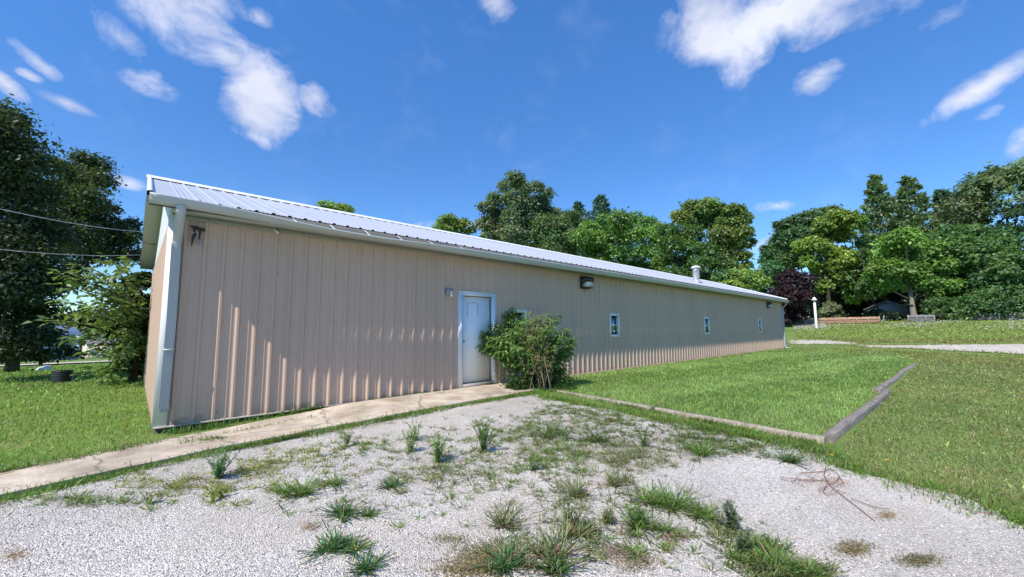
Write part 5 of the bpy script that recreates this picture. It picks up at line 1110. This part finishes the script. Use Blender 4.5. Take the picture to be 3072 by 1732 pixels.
gable_shed('grey_shed', 'grey gabled shed in the shade under the pale trunked maple', 'shed', 2182, 2292, 757, 80, M_gsid, M_shingle, .55, 5, (('door', .12, .3, 0, 1.8, M_dark),))
gable_shed('small_house', 'small white gabled house end half hidden left of the grey shed', 'house', 2150, 2186, 760, 95, M_barn, M_trim, .6, 6, (('window', .35, .65, .9, 1.8, M_int),))
# left background buildings seen on their long sides
def long_building(name, label, cat, xc, dist, xback, dback, sgn, ln, ridge, eave_y, wall, roof, extra):
    """xc: the near corner that shows, xback: where the far corner of its end wall shows, sgn: which way the long side runs"""
    B = pt(xc, dist); E_ = pt(xback, dback); nb = E_-B; depth = np.linalg.norm(nb); nb = nb/depth; d = np.array([nb[1], -nb[0]])*sgn
    g = float(hgt(*B)); ze = float(at(xc, eave_y, dist)[2]); zr_ = float(at((xc+xback)/2, ridge, (dist+dback)/2)[2]); root = thing(name, (B[0], B[1], g), label, cat)
    tr = lambda u, v, z: np.array([*(B+d*u+nb*v), z])
    prof = [tr(0, 0, g-1.5), tr(0, 0, ze), tr(0, depth/2, zr_-.05), tr(0, depth, ze), tr(0, depth, g-1.5)]
    MB().prism(prof, np.array([*(d*ln), 0])).build('walls', wall, root, fix=True)
    mb = MB(); o = .35; k = (zr_-ze)/(depth/2)
    for v0, v1 in ((-o, depth/2), (depth+o, depth/2)):
        e = [tr(-o, v0, ze-o*k), tr(-o, v1, zr_), tr(-o, v1, zr_+.12), tr(-o, v0, ze-o*k+.12)]; mb.prism(e, np.array([*(d*(ln+2*o)), 0]))
    mb.build('roof', roof, root, fix=True)
    for nm, u0, u1, z0, z1, mt in extra:
        p = [tr(u0*ln, -.04, g+z0), tr(u1*ln, -.04, g+z0), tr(u1*ln, -.04, g+z1), tr(u0*ln, -.04, g+z1)]; MB().prism(p, np.array([*(nb*.06), 0])).build(nm, mt, root, fix=True)
    return root
long_building('pale_barn', 'pale metal barn with a grey roof half hidden by the dark tree', 'barn', 206, 70, 150, 80, -1, 26, 822, 851, M_barn, M_barnroof, (('door', .12, .22, 0, 2.6, M_pipew), ('corner_trim', .0, .012, 0, 2.7, M_trim)))
long_building('cream_shed', 'small cream shed with grey roof right of the pale barn', 'shed', 224, 96, 212, 101, 1, 7.2, 854, 865, M_shed, M_shingle, (('door', .10, .2, 0, 1.3, M_pipew), ('window', .38, .72, .55, 1.05, M_int), ('sill', .36, .74, .45, .55, M_pipew)))
# things on the left lawn
b = gp(155, 962); t = thing('black_drum', b, 'black ribbed drum standing on the left lawn', 'drum'); r_ = 19*mpp(155, math.hypot(b[0]-CAM[0], b[1]-CAM[1])); h_ = 30*mpp(155, math.hypot(b[0]-CAM[0], b[1]-CAM[1]))
pf = []
for k in range(7): z = h_*k/6; pf += [(r_*.97, max(z-.012, 0)), (r_*1.02, z), (r_*.97, z+.012)]
MB().lathe(b-[0, 0, .02], pf, 22).build('body', M_drum, t); MB().lathe(b, [(r_*.9, h_-.02), (0, h_-.02)], 22).build('lid', M_black, t)
b = gp(112, 932); k_ = mpp(112, math.hypot(b[0]-CAM[0], b[1]-CAM[1])); n = 60; d = rdir(n); d[:, 2] = np.abs(d[:, 2])
import bmesh
bm = bmesh.new(); bmesh.ops.create_icosphere(bm, subdivisions=3, radius=1)
for v in bm.verts:
    f = 1+.16*math.sin(v.co.x*4+1)+.12*math.sin(v.co.y*5)+.1*math.sin(v.co.z*6+v.co.x*3); v.co = Vector((v.co.x*15*k_*f, v.co.y*11*k_*f, v.co.z*7.5*k_*f+3*k_))
me = bpy.data.meshes.new('white_stone'); bm.to_mesh(me); me.materials.append(M_wstone); o = bpy.data.objects.new('white_stone', me); col.objects.link(o); o.location = b; tag(o, 'white stone lying on the left lawn behind the black drum', 'stone')
